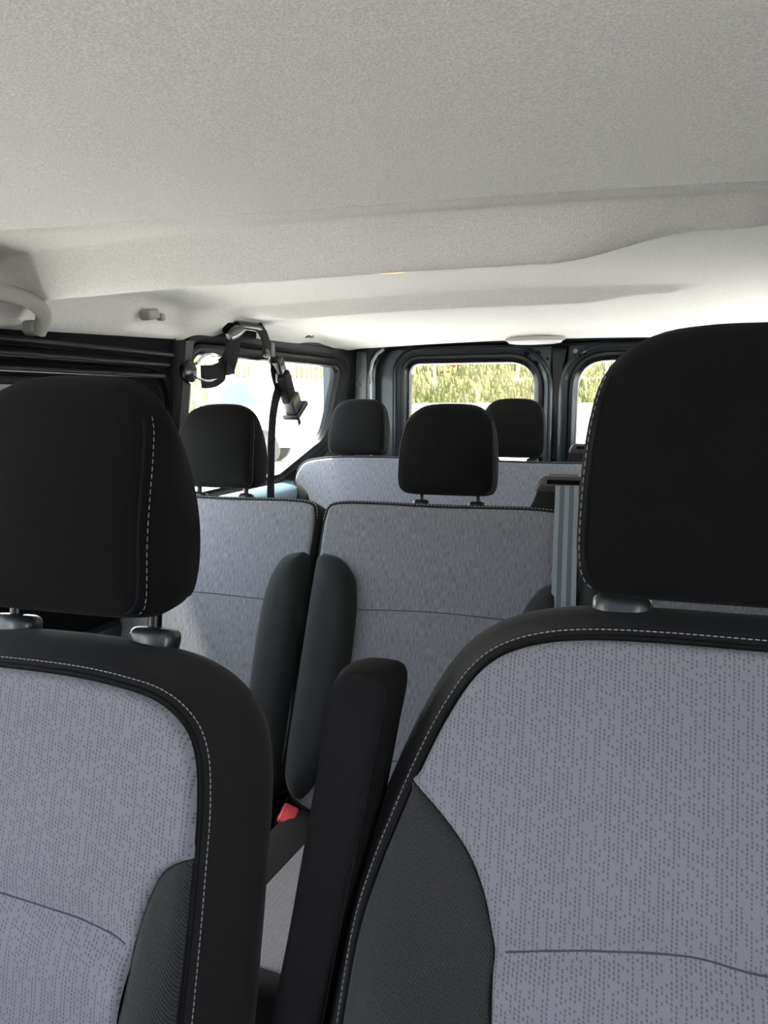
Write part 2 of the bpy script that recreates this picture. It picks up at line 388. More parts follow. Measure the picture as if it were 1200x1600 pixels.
def patch(name, fr, poly, surf, mat, parent, lift=0.004, R=0.012, step=0.014, sink=0.0008):
    V, F, _ = fill(poly, step, R); d = dist_poly(V, poly)
    n = surf(V[:, 0], V[:, 1]) + prof(d, R) / R * lift - sink * (d < 1e-5)
    o = link(name, fr(V[:, 0], V[:, 1], n), F, mat, parent, V)
    return o
def seam(name, fr, path, surf, mat, parent, r=0.0013, lift=0.0, step=0.006):
    c = np.asarray(path, float); n = surf(c[:, 0], c[:, 1]) + lift; P = fr(c[:, 0], c[:, 1], n)
    mb = MB(); mb.tube([tuple(p) for p in P], r, 6); return mb.build(name, mat, parent, 80)
def stitches(name, fr, path, surf, parent, lift=0.0012, pitch=0.0068, dash=0.0044, r=0.0008, nshift=None):
    c = catmull(path, 0.0012) if len(path) < 200 else np.asarray(path)
    n = (surf(c[:, 0], c[:, 1]) if callable(surf) else np.full(len(c), surf)) + lift; P = fr(c[:, 0], c[:, 1], n)
    s = np.r_[0, np.cumsum(np.linalg.norm(np.diff(P, axis=0), axis=1))]; mb = MB(); t = 0
    while t + dash < s[-1]:
        q = [np.array([np.interp(x, s, P[:, k]) for k in range(3)]) for x in (t, t + dash / 2, t + dash)]
        mb.tube([tuple(x) for x in q], [r * 0.6, r, r * 0.6], 5); t += pitch
    return mb.build(name, 'thread', parent, 80)
def sub_path(poly, p0, p1, far=None):
    """points of closed poly from nearest p0 to nearest p1 going through the side containing far"""
    i = int(np.argmin(np.sum((poly - p0) ** 2, 1))); j = int(np.argmin(np.sum((poly - p1) ** 2, 1))); n = len(poly)
    a = [poly[(i + k) % n] for k in range((j - i) % n + 1)]; b = [poly[(i - k) % n] for k in range((i - j) % n + 1)]
    if far is None: return np.array(a if len(a) < len(b) else b)
    da = min(np.sum((np.array(a) - far) ** 2, 1)); db = min(np.sum((np.array(b) - far) ** 2, 1))
    return np.array(a if da < db else b)
def mirror(pts):                       # right half, from top centre down -> closed outline
    r = [tuple(p) for p in pts]; return r + [(-x, y) for x, y in reversed(r) if abs(x) > 1e-6]

# ------------------------------------------------------------------ the van's shell
def wallx(y, z):
    x = 0.965 - 0.055 * np.clip((np.asarray(z, float) - 0.88) / 0.40, 0, 1.2)
    return x - 0.065 * sstep((np.asarray(y, float) - 2.70) / 0.38)
def rpoly(cs, rad, n=6):
    out = []; m = len(cs); rad = rad if isinstance(rad, (list, tuple)) else [rad] * m
    for i in range(m):
        p = Vector(cs[i]); a = Vector(cs[i - 1]) - p; b = Vector(cs[(i + 1) % m]) - p
        la, lb = a.length, b.length; a.normalize(); b.normalize(); ang = a.angle(b); r = rad[i]
        t = min(r / math.tan(ang / 2), la * 0.49, lb * 0.49) if ang < math.pi - 0.02 else min(r, la * 0.3, lb * 0.3)
        q0, q1 = p + a * t, p + b * t
        for k in range(n + 1):
            s = k / n; out.append(tuple((q0 * (1 - s) + p * s) * (1 - s) + (p * (1 - s) + q1 * s) * s))
    return out
def subdiv_loops(L0, L1, k):
    A, B = np.array(L0), np.array(L1); return [A * (1 - t) + B * t for t in np.linspace(0, 1, k + 1)]
def side_panel(name, side, loops, mat, parent=None, closed_outer=False):
    """loops: list of (points[(y,z)], depth towards the cabin)"""
    rings = []
    for pts, dep in loops:
        P = np.array(pts); x = wallx(P[:, 0], P[:, 1]) - dep
        rings.append([(side * a, b, c) for a, (b, c) in zip(x, P)])
    mb = MB(); mb.loft(rings, False, False); return mb.build(name, mat, parent, 35)
def side_glass(name, side, pts, dep, mat, parent=None):
    P = np.array(pts); x = wallx(P[:, 0], P[:, 1]) - dep; c = P.mean(0)
    v = [(side * a, b, d) for a, (b, d) in zip(x, P)]; n = len(v)
    v2 = [(p[0] + side * 0.004, p[1], p[2]) for p in v]
    mb = MB(); mb.loft([v, v2]); return mb.build(name, mat, parent)
def grow(pts, cs, d):                   # scale an outline outwards from its centre by about d metres
    P = np.array(pts); return [tuple(p) for p in offset(P, d)]

FLOOR = -0.12
nwin = 0
for side, sname in ((-1, 'left'), (1, 'right')):
    # rear quarter with its fixed window
    wc = [(1.845, 0.875), (2.50, 0.885), (2.86, 1.00), (2.905, 1.292), (1.838, 1.268)]
    wr = [0.03, 0.16, 0.12, 0.045, 0.035]
    win = rpoly(wc, wr)
    if np.sum(np.array(win)[:, 0] * np.roll(np.array(win)[:, 1], -1) - np.roll(np.array(win)[:, 0], -1) * np.array(win)[:, 1]) < 0: print('cw')
    outer = rpoly([(1.745, FLOOR), (2.45, FLOOR), (3.06, FLOOR), (3.06, 1.46), (1.745, 1.46)], 0.002)
    g = lambda d: grow(win, None, d)
    wl = structure(side_panel('wall_' + sname, side, [(outer, 0.0), (g(0.075), 0.0), (g(0.068), 0.012), (g(0.05), 0.018), (g(0.04), 0.008), (g(0.034), 0.002)], 'black_plastic'))
    side_panel('window_surround', side, [(g(0.036), 0.0), (g(0.032), 0.012), (g(0.022), 0.016), (g(0.014), 0.010), (g(0.008), 0.0), (win, -0.006), (win, -0.03)], 'black_plastic', wl)
    side_panel('window_seal', side, [(g(0.009), -0.002), (g(0.006), 0.006), (g(0.001), 0.006), (g(-0.002), -0.012)], 'chrome' if False else 'gloss_black', wl)
    nwin += 1
    structure(side_glass('window_%d' % nwin, side, grow(win, None, 0.006), -0.018, 'quarter_glass'))
    # pillar cover behind the sliding door
    mb = MB(); rings = []
    for z in np.linspace(0.2, 1.30, 24):
        x = float(wallx(1.78, z)); rings.append([(side * (x - d), y, z) for y, d in ((1.735, 0.0), (1.74, 0.022), (1.752, 0.034), (1.785, 0.036), (1.800, 0.024), (1.806, 0.0))])
    mb.loft(rings); mb.build('pillar_trim', 'black_plastic', wl)
    # inner sill ledge under the rear window, in even pale blue grey
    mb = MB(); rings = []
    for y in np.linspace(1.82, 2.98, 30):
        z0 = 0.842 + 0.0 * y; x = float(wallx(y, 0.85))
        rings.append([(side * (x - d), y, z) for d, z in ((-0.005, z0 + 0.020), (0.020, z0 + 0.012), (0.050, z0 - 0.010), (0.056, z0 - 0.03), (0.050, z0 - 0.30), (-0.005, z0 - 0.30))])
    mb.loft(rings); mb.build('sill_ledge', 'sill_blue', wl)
    # sliding door
    dc = [(0.96, 0.79), (1.68, 0.79), (1.68, 1.175), (0.96, 1.165)]
    dwin = rpoly(dc, [0.06, 0.06, 0.07, 0.07]); dout = rpoly([(0.87, FLOOR), (1.745, FLOOR), (1.745, 1.36), (0.87, 1.34)], [0.004, 0.004, 0.004, 0.004])
    q = lambda d: grow(dwin, None, d)
    ndoor = 3 if side < 0 else 4
    dr = structure(side_panel('door_%d' % ndoor, side, [(dout, 0.0), (q(0.075), 0.0), (q(0.070), 0.014), (q(0.060), 0.018), (q(0.050), 0.014), (q(0.046), 0.003), (q(0.030), 0.003), (q(0.026), 0.014), (q(0.016), 0.018), (q(0.006), 0.012), (dwin, -0.004), (dwin, -0.03)], 'door_black'))
    mb = MB()
    for k, z in enumerate((1.252, 1.226, 1.198)):
        x0, x1 = 0.9, 1.70 - 0.02 * k
        mb.tube([(side * (float(wallx(1.2, z)) - 0.030 - 0.002 * k), y, z + 0.014 * (y - 1.2)) for y in np.linspace(x0, x1, 12)], 0.0060, 10)
    mb.build('door_seal', 'black_plastic', dr)
    mb = MB(); mb.box((side * (float(wallx(1.3, 1.16)) + 0.004), 1.29, 1.168), (0.006, 0.74, 0.035), 0.002); mb.build('window_blind', 'paint_light', dr)
    nwin += 1
    structure(side_glass('window_%d' % nwin, side, grow(dwin, None, 0.006), -0.018, 'side_glass' if side < 0 else 'dimmed_grey'))
    # door trim panel below the window
    mb = MB(); rings = []
    for y in np.linspace(0.92, 1.72, 12):
        x = float(wallx(y, 0.6)); rings.append([(side * (x - d), y, z) for d, z in ((0.0, 0.60), (0.025, 0.595), (0.03, 0.585), (0.03, 0.2), (0.0, 0.15))])
    mb.loft(rings); mb.build('door_trim_panel', 'paint', dr)
    # B pillar and the front door frame
    fc = [(-0.42, 0.80), (0.70, 0.80), (0.70, 1.25), (-0.05, 1.25)]
    fwin = rpoly(fc, 0.04); fout = rpoly([(-0.9, FLOOR), (0.87, FLOOR), (0.87, 1.42), (-0.08, 1.42)], 0.005)
    fr_ = structure(side_panel('door_%d' % (ndoor + 2), side, [(fout, 0.0), (grow(fwin, None, 0.05), 0.0), (grow(fwin, None, 0.04), 0.015), (grow(fwin, None, 0.01), 0.015), (fwin, 0.0), (fwin, -0.03)], 'black_plastic'))
    nwin += 1
    structure(side_glass('window_%d' % nwin, side, grow(fwin, None, 0.006), -0.018, 'dimmed' if side < 0 else 'dimmed_dark'))

# floor and bulkhead below the windscreen
mb = MB(); mb.box((0, 1.05, FLOOR - 0.03), (1.98, 4.1, 0.06)); structure(mb.build('floor', 'carpet'))
mb = MB(); mb.loft([[(x, -0.98, FLOOR - .03), (x, -0.90, FLOOR - .03), (x, -0.86, 0.80), (x, -0.45, 0.76), (x, -0.42, 0.82), (x, -0.60, 0.86), (x, -0.95, 0.86)] for x in (-0.98, 0.98)])
structure(mb.build('wall_front', 'black_plastic'))
mb = MB(); mb.loft([[(-0.93, -0.93, 0.86), (0.93, -0.93, 0.86), (0.88, -0.05, 1.36), (-0.88, -0.05, 1.36)], [(-0.93, -0.935, 0.865), (0.93, -0.935, 0.865), (0.88, -0.055, 1.365), (-0.88, -0.055, 1.365)]])
nwin += 1; structure(mb.build('window_%d' % nwin, 'screen'))

# ------------------------------------------------------------------ ceiling (headliner) as a relief
def zedge(y): return 1.268 + 0.060 * np.clip((y - 1.1) / 1.2, 0, 1) + 0.036 * sstep((y - 2.3) / 0.6)
def ceil_z(x, y):
    z = 1.410 - 0.018 * (x / 0.75) ** 2
    # front panel hangs a little lower and ends in a rounded edge, a shallow hollow behind it
    ye = 0.97 - 0.16 * x * x * (x < 0) + 0.03 * x
    z = z - 0.026 * (1 - sstep((y - ye) / 0.012)) + 0.024 * sstep((y - ye) / 0.02) * (1 - np.clip((y - ye) / 0.13, 0, 1))
    # first cross rib: steep front face, sharp crest, quick return
    yc = 1.200 - 0.02 * sstep((-x - 0.3) / 0.5); ys = 1.118 + 0.03 * x
    A = 0.068 * (1 - 0.55 * sstep((x - 0.10) / 0.22)) * sstep((0.50 - x) / 0.13) * sstep((x + 0.95) / 0.20)
    up = sstep((y - ys) / (yc - ys)) * 0.5 + 0.5 * np.clip((y - ys) / (yc - ys), 0, 1)
    z = z - A * np.where(y < yc, up, 1 - sstep((y - yc) / 0.055))
    # low swelling behind it, over the amber glow piece
    z = z - 0.018 * sstep((x + 0.40) / 0.07) * sstep((0.02 - x) / 0.10) * sstep((y - 1.27) / 0.03) * (1 - sstep((y - 1.32) / 0.05))
    # second cross rib
    yc2 = 1.912; ys2 = 1.860 + 0.02 * x
    A2 = 0.034 * (1 - 0.5 * sstep((x - 0.12) / 0.16)) * sstep((0.42 - x) / 0.12) * sstep((x + 0.80) / 0.16)
    up2 = sstep((y - ys2) / (yc2 - ys2)) * 0.5 + 0.5 * np.clip((y - ys2) / (yc2 - ys2), 0, 1)
    z = z - A2 * np.where(y < yc2, up2, 1 - sstep((y - yc2) / 0.035))
    # rolled rear edge
    z = z - 0.020 * sstep((y - 2.80) / 0.16)
    return z
ys = np.unique(np.round(np.r_[np.arange(-0.06, 0.9, 0.04), np.arange(0.86, 1.46, 0.0055), np.arange(1.46, 1.84, 0.009), np.arange(1.84, 2.06, 0.006), np.arange(2.06, 2.76, 0.011), np.arange(2.76, 2.985, 0.012)], 4))
xs = np.linspace(0, 0.74, 75)
cov = [(0.765, 0.00), (0.79, 0.03), (0.812, 0.09), (0.83, 0.18), (0.845, 0.30), (0.858, 0.44), (0.870, 0.58), (0.882, 0.72), (0.893, 0.84), (0.902, 0.93), (0.912, 1.0), (0.925, 1.0), (0.99, 0.98)]
_c = np.array(cov[:-2]); _t = np.linspace(0, 1, 42); _k = np.linspace(0, 1, len(_c))
cov = [(float(np.interp(t, _k, _c[:, 0])), float(np.interp(t, _k, _c[:, 1]))) for t in _t] + cov[-2:]
rows = []
for y in ys:
    row = []
    for sg in (-1, 1):
        half = [(sg * x, y, float(ceil_z(np.array(sg * x), np.array(y)))) for x in xs]
        z7 = half[-1][2]; ze = float(zedge(y)); taper = 0.065 * float(sstep((y - 2.70) / 0.38))
        for cx, t in cov:
            zz = z7 + (ze - z7) * t; xx = cx - taper * (cx - 0.74) / 0.17
            # scooped hollows round the coat hooks and the belt guide
            for (yh, wy, am) in ((1.64, 0.105, 0.028), (2.06, 0.11, 0.020), (2.62, 0.11, 0.010), (1.03, 0.20, 0.030)):
                k = math.exp(-((y - yh) / wy) ** 4) * math.exp(-((t - 0.45) / 0.36) ** 6); xx += am * k * 0.8; zz += am * k * 0.25
            half.append((sg * xx, y, zz))
        row.append(half)
    rows.append(list(reversed(row[0])) + row[1][1:])
v = [p for r in rows for p in r]; n = len(rows[0]); f = [(i * n + j, i * n + j + 1, (i + 1) * n + j + 1, (i + 1) * n + j) for i in range(len(rows) - 1) for j in range(n - 1)]
ceiling = structure(link('ceiling', v, f, 'headliner', None, [(p[0], p[1]) for p in v]))
# outer roof skin, closes the shell above the headliner
mb = MB(); mb.loft([[(-1.0, y, 1.40), (-0.9, y, 1.475), (0.9, y, 1.475), (1.0, y, 1.40), (1.0, y, 1.42), (0.9, y, 1.50), (-0.9, y, 1.50), (-1.0, y, 1.42)] for y in (-0.06, 3.14)])
mb.build('roof_skin', 'paint', ceiling)

# ------------------------------------------------------------------ rear doors
def rear_panel(name, loops, mat, parent=None, y0=3.08):
    rings = [[(p[0], y0 - dep, p[1]) for p in pts] for pts, dep in loops]
    mb = MB(); mb.loft(rings, False, False); return mb.build(name, mat, parent, 35)
wall_r = None
out_frame = rpoly([(-1.0, FLOOR), (1.0, FLOOR), (1.0, 1.47), (-1.0, 1.47)], 0.01)
op = rpoly([(-0.765, 0.0), (0.765, 0.0), (0.765, 1.375), (-0.765, 1.375)], [0.02, 0.02, 0.12, 0.12], 8)
out_frame = rpoly([(-1.0, FLOOR), (1.0, FLOOR), (1.0, 1.47), (-1.0, 1.47)], 0.01, 8)
wall_r = structure(rear_panel('wall_rear', [(out_frame, 0.0), (grow(op, 0, 0.035), 0.0), (grow(op, 0, 0.03), 0.008), (grow(op, 0, 0.004), 0.010), (op, 0.004), (op, -0.05)], 'paint', y0=3.05))
rear_panel('door_seal', [(grow(op, 0, 0.012), 0.008), (grow(op, 0, 0.010), 0.022), (grow(op, 0, 0.0), 0.026), (grow(op, 0, -0.008), 0.018), (grow(op, 0, -0.006), -0.02)], 'gloss_black', wall_r, 3.05)
for s, (x0, x1) in ((-1, (-0.619, -0.099)), (1, (0.076, 0.596))):
    wnd = rpoly([(x0, 0.80), (x1, 0.80), (x1, 1.309), (x0, 1.309)], [0.05, 0.05, 0.11 if s < 0 else 0.045, 0.045 if s < 0 else 0.11], 8)
    dl, drr = (-0.765, -0.030) if s < 0 else (0.030, 0.765)
    dou = rpoly([(dl, 0.0), (drr, 0.0), (drr, 1.40), (dl, 1.40)], [0.01, 0.01, 0.10 if s > 0 else 0.01, 0.10 if s < 0 else 0.01], 8)
    k = 1 if s < 0 else 2
    h = lambda d: grow(wnd, 0, d)
    d_ = structure(rear_panel('door_%d' % k, [(dou, -0.06), (dou, -0.004), (grow(dou, 0, -0.004), 0.0), (h(0.075), 0.0), (h(0.068), 0.006), (h(0.062), 0.007), (h(0.056), -0.004), (h(0.036), -0.010)], 'paint'))
    rear_panel('window_surround', [(h(0.040), -0.006), (h(0.034), 0.004), (h(0.022), 0.004), (h(0.012), -0.004), (h(0.004), -0.008), (wnd, -0.016), (wnd, -0.05)], 'gloss_black', d_)
    mb = MB(); mb.loft([[(p[0], 3.105, p[1]) for p in h(0.006)], [(p[0], 3.109, p[1]) for p in h(0.006)]])
    nwin += 1; structure(mb.build('window_%d' % nwin, 'glass'))
    xe = drr if s < 0 else dl
    for (dx, z, r, mt) in ((0.055, 1.345, 0.010, 'hole'), (0.10, 1.345, 0.010, 'hole'), (0.065, 1.305, 0.011, 'hole'), (0.018, 1.322, 0.006, 'hole')) if s < 0 else ((0.030, 1.350, 0.009, 'dial'), (0.062, 1.350, 0.009, 'dial'), (0.030, 1.325, 0.006, 'hole'), (0.048, 1.332, 0.006, 'hole'), (0.066, 1.34, 0.006, 'hole')):
        mb = MB(); mb.lathe([(r * 0.5, -0.0), (r, -0.001), (r, -0.004), (r * 0.6, -0.005)] if mt == 'dial' else [(r, 0.001), (r, -0.0012)], (xe + s * dx, 3.08, z), 'y', 14)
        mb.build('bolt' if mt == 'dial' else 'bolt_hole', mt, d_)
    mb = MB(); mb.box((xe + s * 0.07, 3.074, 0.78), (0.06, 0.03, 0.16), 0.01); mb.build('latch_housing', 'black_plastic', d_)
mb = MB(); mb.box((0.0, 3.10, 0.70), (0.085, 0.02, 1.40), 0.004); mb.build('centre_seal', 'gloss_black', wall_r)
# pale painted recess on the rear pillar
mb = MB(); mb.box((-0.838, 3.046, 1.255), (0.082, 0.010, 0.22), 0.012); mb.build('pillar_plate', 'paint_light', wall_r)
mb = MB(); mb.lathe([(0.012, 0.0), (0.010, -0.004)], (-0.835, 3.04, 1.225), 'y', 14); mb.build('plate_bolt', 'dial', wall_r)
mb = MB(); mb.tube([(-0.772, 3.02, z) for z in np.linspace(0.3, 1.28, 20)] + [(-0.765, 3.02, 1.32), (-0.745, 3.02, 1.35), (-0.715, 3.02, 1.372)], 0.007, 10); mb.build('frame_bead', 'bead', wall_r)

# ------------------------------------------------------------------ seats
def headrest(parent, fr, c0, ztop, zbot, hw, hw_top, T, posts, pv, mat='black_fabric', rlean=6, stitch=True, step=0.014, asym=0.0, post_n=-0.005):
    """fr: frame with origin at seat top; headrest outline symmetric about u=c0"""
    H = ztop - zbot
    right = [(0, ztop), (hw * 0.30, ztop - 0.001), (hw * 0.56, ztop - H * 0.030), (hw * 0.76, ztop - H * 0.095), (hw * 0.885, ztop - H * 0.19), (hw * 0.95, ztop - H * 0.33), (hw * 0.985, ztop - H * 0.5),
             (hw, ztop - H * 0.72), (hw * 0.995, zbot + H * 0.13), (hw * 0.965, zbot + H * 0.055), (hw * 0.90, zbot + H * 0.018), (hw * 0.75, zbot + H * 0.004), (hw * 0.4, zbot)]
    out = [(c0 + x, z) for x, z in mirror(right)] ; out = out[:len(right)] + [(c0, zbot)] + out[len(right):]
    th = lambda u, v: 0.42 + 0.58 * np.sin(np.clip((ztop - v) / H, 0, 1) ** 0.75 * math.pi * 0.86) ** 0.8 if True else 1
    th = lambda u, v: 0.16 + 0.84 * np.sin(np.clip((ztop - np.asarray(v)) / H, 0, 1) ** 1.15 * math.pi * 0.72)
    hr, poly, surf = cushion('headrest', fr, out, mat, parent, T * 0.38, T * 0.52, 0.022, 0.018, bulge=0.003, step=step, thick=th, wall=6, back_inset=0.008,
                             extra=lambda u, v: 0.014 * np.cos(np.clip((u - c0) / hw, -1, 1) * 1.5) * np.sin(np.clip((v - zbot) / H, 0, 1) * 3.0))
    if stitch:
        for sg in (1, -1):
            p = sub_path(poly, np.array([c0 + sg * hw * 0.94, ztop - H * 0.17]), np.array([c0 + sg * hw * 0.86, zbot]), np.array([c0 + sg * hw, zbot + H * 0.4]))
            q = np.array([x for x in p]); nrm = (q - np.array([c0, (ztop + zbot) / 2])); q1 = q - nrm / np.linalg.norm(nrm, axis=1)[:, None] * 0.0015
            q1 = catmull(q1, 0.0015)
            stitches('stitching', fr, q1, surf, hr, lift=0.0008, pitch=0.0066, dash=0.0044, r=0.0005)
            q2 = catmull(q - nrm / np.linalg.norm(nrm, axis=1)[:, None] * 0.006, 0.006)
            seam('seam', fr, q2, surf, 'seam', hr, r=0.0016)
    for sg in (1, -1):
        a = fr(np.array(c0 + sg * posts), np.array(pv - 0.02), np.array(post_n)); b = fr(np.array(c0 + sg * posts), np.array(zbot + 0.03), np.array(post_n))
        mb = MB(); mb.tube([tuple(a), tuple((a + b) / 2), tuple(b)], 0.0065, 12, up=(0, 1, 0)); mb.build('post', 'post', hr)
    return hr
def collar(parent, fr, u, v, n, w=0.046, d=0.028, h=0.014):
    mb = MB(); rings = []
    for k, (sc, z) in enumerate(((0.92, -0.008), (0.97, -0.004), (1.0, 0.1 * h), (1.0, 0.45 * h), (0.96, 0.75 * h), (0.87, 0.95 * h), (0.72, h * 1.05), (0.36, h * 1.08), (0.34, h * 0.8))):
        ring = []
        for j in range(28):
            a = 2 * math.pi * j / 28; cx = abs(math.cos(a)) ** 0.75 * math.copysign(1, math.cos(a)); cy = abs(math.sin(a)) ** 0.8 * math.copysign(1, math.sin(a))
            ring.append(tuple(fr(np.array(u + cx * w / 2 * sc), np.array(v + z), np.array(n + cy * d / 2 * sc))))
        rings.append(ring)
    mb.loft(rings); return mb.build('headrest_collar', 'collar', parent, 50)
def seat_cushion(parent, root, x0, x1, yb, yf, z, insert, th=0.13, border=0.075, name='seat_cushion'):
    """horizontal pad: u = x, v = depth towards the front"""
    class F2:
        def __call__(s, u, v, n):
            u, v, n = np.broadcast_arrays(u, v, n); return np.stack([u - root[0], yb - v - root[1], z + n - root[2] + 0.05 * (v / (yb - yf))], -1)
    fr = F2(); L_ = yb - yf
    out = [(x0 + 0.03, 0.0), ((x0 + x1) / 2, 0.0), (x1 - 0.03, 0.0), (x1, 0.03), (x1, L_ / 2), (x1, L_ - 0.06), (x1 - 0.06, L_), ((x0 + x1) / 2, L_), (x0 + 0.06, L_), (x0, L_ - 0.06), (x0, L_ / 2), (x0, 0.03)]
    cx, hw = (x0 + x1) / 2, (x1 - x0) / 2
    c, poly, surf = cushion(name, fr, out, 'charcoal_top', parent, 0.0, th, 0.03, 0.02, bulge=0.006, step=0.03, ostep=0.02,
                            extra=lambda u, v: 0.022 * sstep((np.abs(u - cx) - hw * 0.55) / (hw * 0.3)))
    ins = catmull([(x0 + border, 0.05), (x1 - border, 0.05), (x1 - border - 0.015, 0.10), (x1 - border - 0.012, L_ - 0.10), (x1 - border - 0.03, L_ - 0.05), (x0 + border + 0.03, L_ - 0.05), (x0 + border + 0.012, L_ - 0.10), (x0 + border + 0.015, 0.10)], 0.014, True)
    if np.sum(ins[:, 0] * np.roll(ins[:, 1], -1) - np.roll(ins[:, 0], -1) * ins[:, 1]) < 0: ins = ins[::-1]
    patch('seat_panel', fr, ins, surf, insert, c, 0.005, 0.015, step=0.025)
    seam('cross_seam', fr, [(x0 + border + 0.02, L_ * 0.35), (cx, L_ * 0.36), (x1 - border - 0.02, L_ * 0.35)], lambda u, v: surf(u, v) + 0.004, 'grey_seam', c)
    return c

def front_seat(name, label, O, rec, half, hr_c, hr_top, hr_bot, hr_hw, bol, crease, root, hrlean, topv, seatz, extra_amp, T=(0.03, 0.05), post_s=0.078, post_n=-0.018, edge=0.016):
    root_o = thing(name, label, 'car seat', root)
    fr = Frame(O, rec, root)
    out = [(x, v) for x, v in half]; b = out[-1]
    right = out; outl = right + [(-x, v) for x, v in reversed(right)]
    outl = [(0.0, right[0][1])] + outl if right[0][0] > 0.02 else outl
    W_ = max(p[0] for p in right)
    ex = lambda u, v: extra_amp * sstep((np.abs(u) - W_ * 0.60) / (W_ * 0.30)) * sstep((-0.16 - v) / 0.14) + 0.010 * np.exp(-((v + 0.36) / 0.12) ** 2)
    back, poly, surf = cushion('backrest', fr, outl, 'charcoal_top', root_o, T[0], T[1], 0.020, 0.04, bulge=edge, extra=ex, step=0.016, ostep=0.009, wall=8)
    # stitched border line round the top and sides
    lowl, lowr = np.array([-b[0], b[1] + 0.01]), np.array([b[0], b[1] + 0.01])
    line = sub_path(poly, lowl, lowr, np.array([0, right[0][1]]))
    tng = normals2(poly); inner = offset(poly, -0.004); l1 = sub_path(inner, lowl, lowr, np.array([0, right[0][1]]))
    stitches('stitching', fr, catmull(l1, 0.0015), surf, back, lift=0.0009, pitch=0.0047, dash=0.0034, r=0.0006)
    inn = offset(poly, -0.010); l2 = sub_path(inn, lowl, lowr, np.array([0, right[0][1]]))
    seam('piping', fr, l2, surf, 'seam', back, r=0.0022)
    # grey centre panel with side bolsters let into it
    P = offset(poly, -0.0125)
    def cut(sg):
        c = catmull([(sg * x, v) for x, v in bol], 0.006)
        start = c[0]; end = c[-1]
        edge = sub_path(P, start, np.array([sg * (b[0]), end[1]]), np.array([sg * W_, (start[1] + end[1]) / 2]))
        return c, edge
    cR, eR = cut(1); cL, eL = cut(-1)
    top = sub_path(P, cL[0], cR[0], np.array([0, right[0][1]]))
    if np.linalg.norm(top[0] - cL[0]) > np.linalg.norm(top[-1] - cL[0]): top = top[::-1]
    vb = cR[-1][1]; bottom = np.array([(u, vb) for u in np.linspace(cR[-1][0], cL[-1][0], 30)])[1:-1]
    pan = np.vstack([top[1:-1], cR, bottom, cL[::-1]])
    # thin to even spacing
    def clean(p):
        keep = [p[0]]
        for q in p[1:]:
            if np.linalg.norm(q - keep[-1]) > 0.003: keep.append(q)
        if np.linalg.norm(keep[0] - keep[-1]) < 0.003: keep.pop()
        k = np.array(keep); a = np.sum(k[:, 0] * np.roll(k[:, 1], -1) - np.roll(k[:, 0], -1) * k[:, 1]); return k if a > 0 else k[::-1]
    pan = clean(pan)
    cz = catmull(crease, 0.01)
    def surfc(u, v):                        # pinched horizontal crease in the panel
        vv = np.interp(np.abs(u), cz[:, 0], cz[:, 1]); return surf(u, v) - 0.0055 * np.exp(-((v - vv) / 0.010) ** 2) + 0.006 * np.exp(-((v - vv + 0.035) / 0.03) ** 2)
    patch('centre_panel', fr, pan, surfc, 'knit', back, 0.0080, 0.008, step=0.0065)
    cc = catmull([(-x, v) for x, v in reversed(crease)][:-1] + list(crease), 0.008); cc = cc[(np.abs(cc[:, 0]) < np.interp(cc[:, 1], [p[1] for p in bol[::-1]], [p[0] for p in bol[::-1]]) - 0.004)]
    seam('crease_seam', fr, cc, lambda u, v: surfc(u, v) + 0.0077, 'grey_seam', back, r=0.0011)
    for sg, c, e in ((1, cR, eR), (-1, cL, eL)):
        if np.linalg.norm(e[0] - c[0]) > np.linalg.norm(e[-1] - c[0]): e = e[::-1]
        q = clean(np.vstack([c, e[::-1][:-1]]))
        patch('side_bolster', fr, q, surf, 'twill', back, 0.0065, 0.010, step=0.010)
    # headrest, its collars and posts
    hf = Frame(O, hrlean, root)
    headrest(root_o, hf, hr_c, hr_top, hr_bot, hr_hw, 0, 0.092, post_s, -0.005, post_n=post_n)
    for sg in (1, -1): collar(root_o, Frame(O, rec, root), hr_c + sg * post_s, topv + edge - 0.006, post_n, 0.048, 0.032, 0.012)
    seat_cushion(root_o, root, O[0] - W_ - 0.01, O[0] + W_ + 0.01, O[1] - 0.14, O[1] - 0.62, seatz, 'knit')
    mb = MB(); mb.box((O[0] - root[0], O[1] - 0.36 - root[1], (seatz + FLOOR) / 2 - 0.08 - root[2]), (W_ * 1.7, 0.42, seatz - FLOOR - 0.16), 0.02); mb.build('seat_base', 'black_plastic', root_o)
    return root_o, fr, surf

halfL = [(0.0, -0.004), (0.052, -0.005), (0.095, -0.009), (0.128, -0.015), (0.152, -0.026), (0.170, -0.042), (0.181, -0.064), (0.187, -0.10), (0.189, -0.16), (0.190, -0.24), (0.190, -0.34), (0.190, -0.50), (0.186, -0.58)]
bolL = [(0.179, -0.142), (0.164, -0.148), (0.153, -0.157), (0.145, -0.175), (0.140, -0.196), (0.136, -0.235), (0.132, -0.285), (0.130, -0.36), (0.13, -0.50)]
creL = [(0.0, -0.196), (0.022, -0.197), (0.055, -0.199), (0.09, -0.202), (0.124, -0.209), (0.145, -0.218)]
passenger, frL, sL = front_seat('front_seat', 'front passenger seat at left with grey knit centre, black border and black headrest', (-0.272, 0.55, 0.90), 15,
    halfL, 0.0, 0.252, 0.038, 0.110, bolL, creL, (-0.272, 0.45, FLOOR), 8, 0.0, 0.38, 0.018, T=(0.03, 0.055), edge=0.019)
halfD = [(0.0, 0.004), (0.060, 0.004), (0.115, 0.002), (0.150, -0.003), (0.176, -0.011), (0.196, -0.022), (0.214, -0.040), (0.233, -0.072), (0.249, -0.108), (0.265, -0.152), (0.279, -0.195), (0.290, -0.24), (0.296, -0.30), (0.30, -0.38), (0.30, -0.50), (0.29, -0.60)]
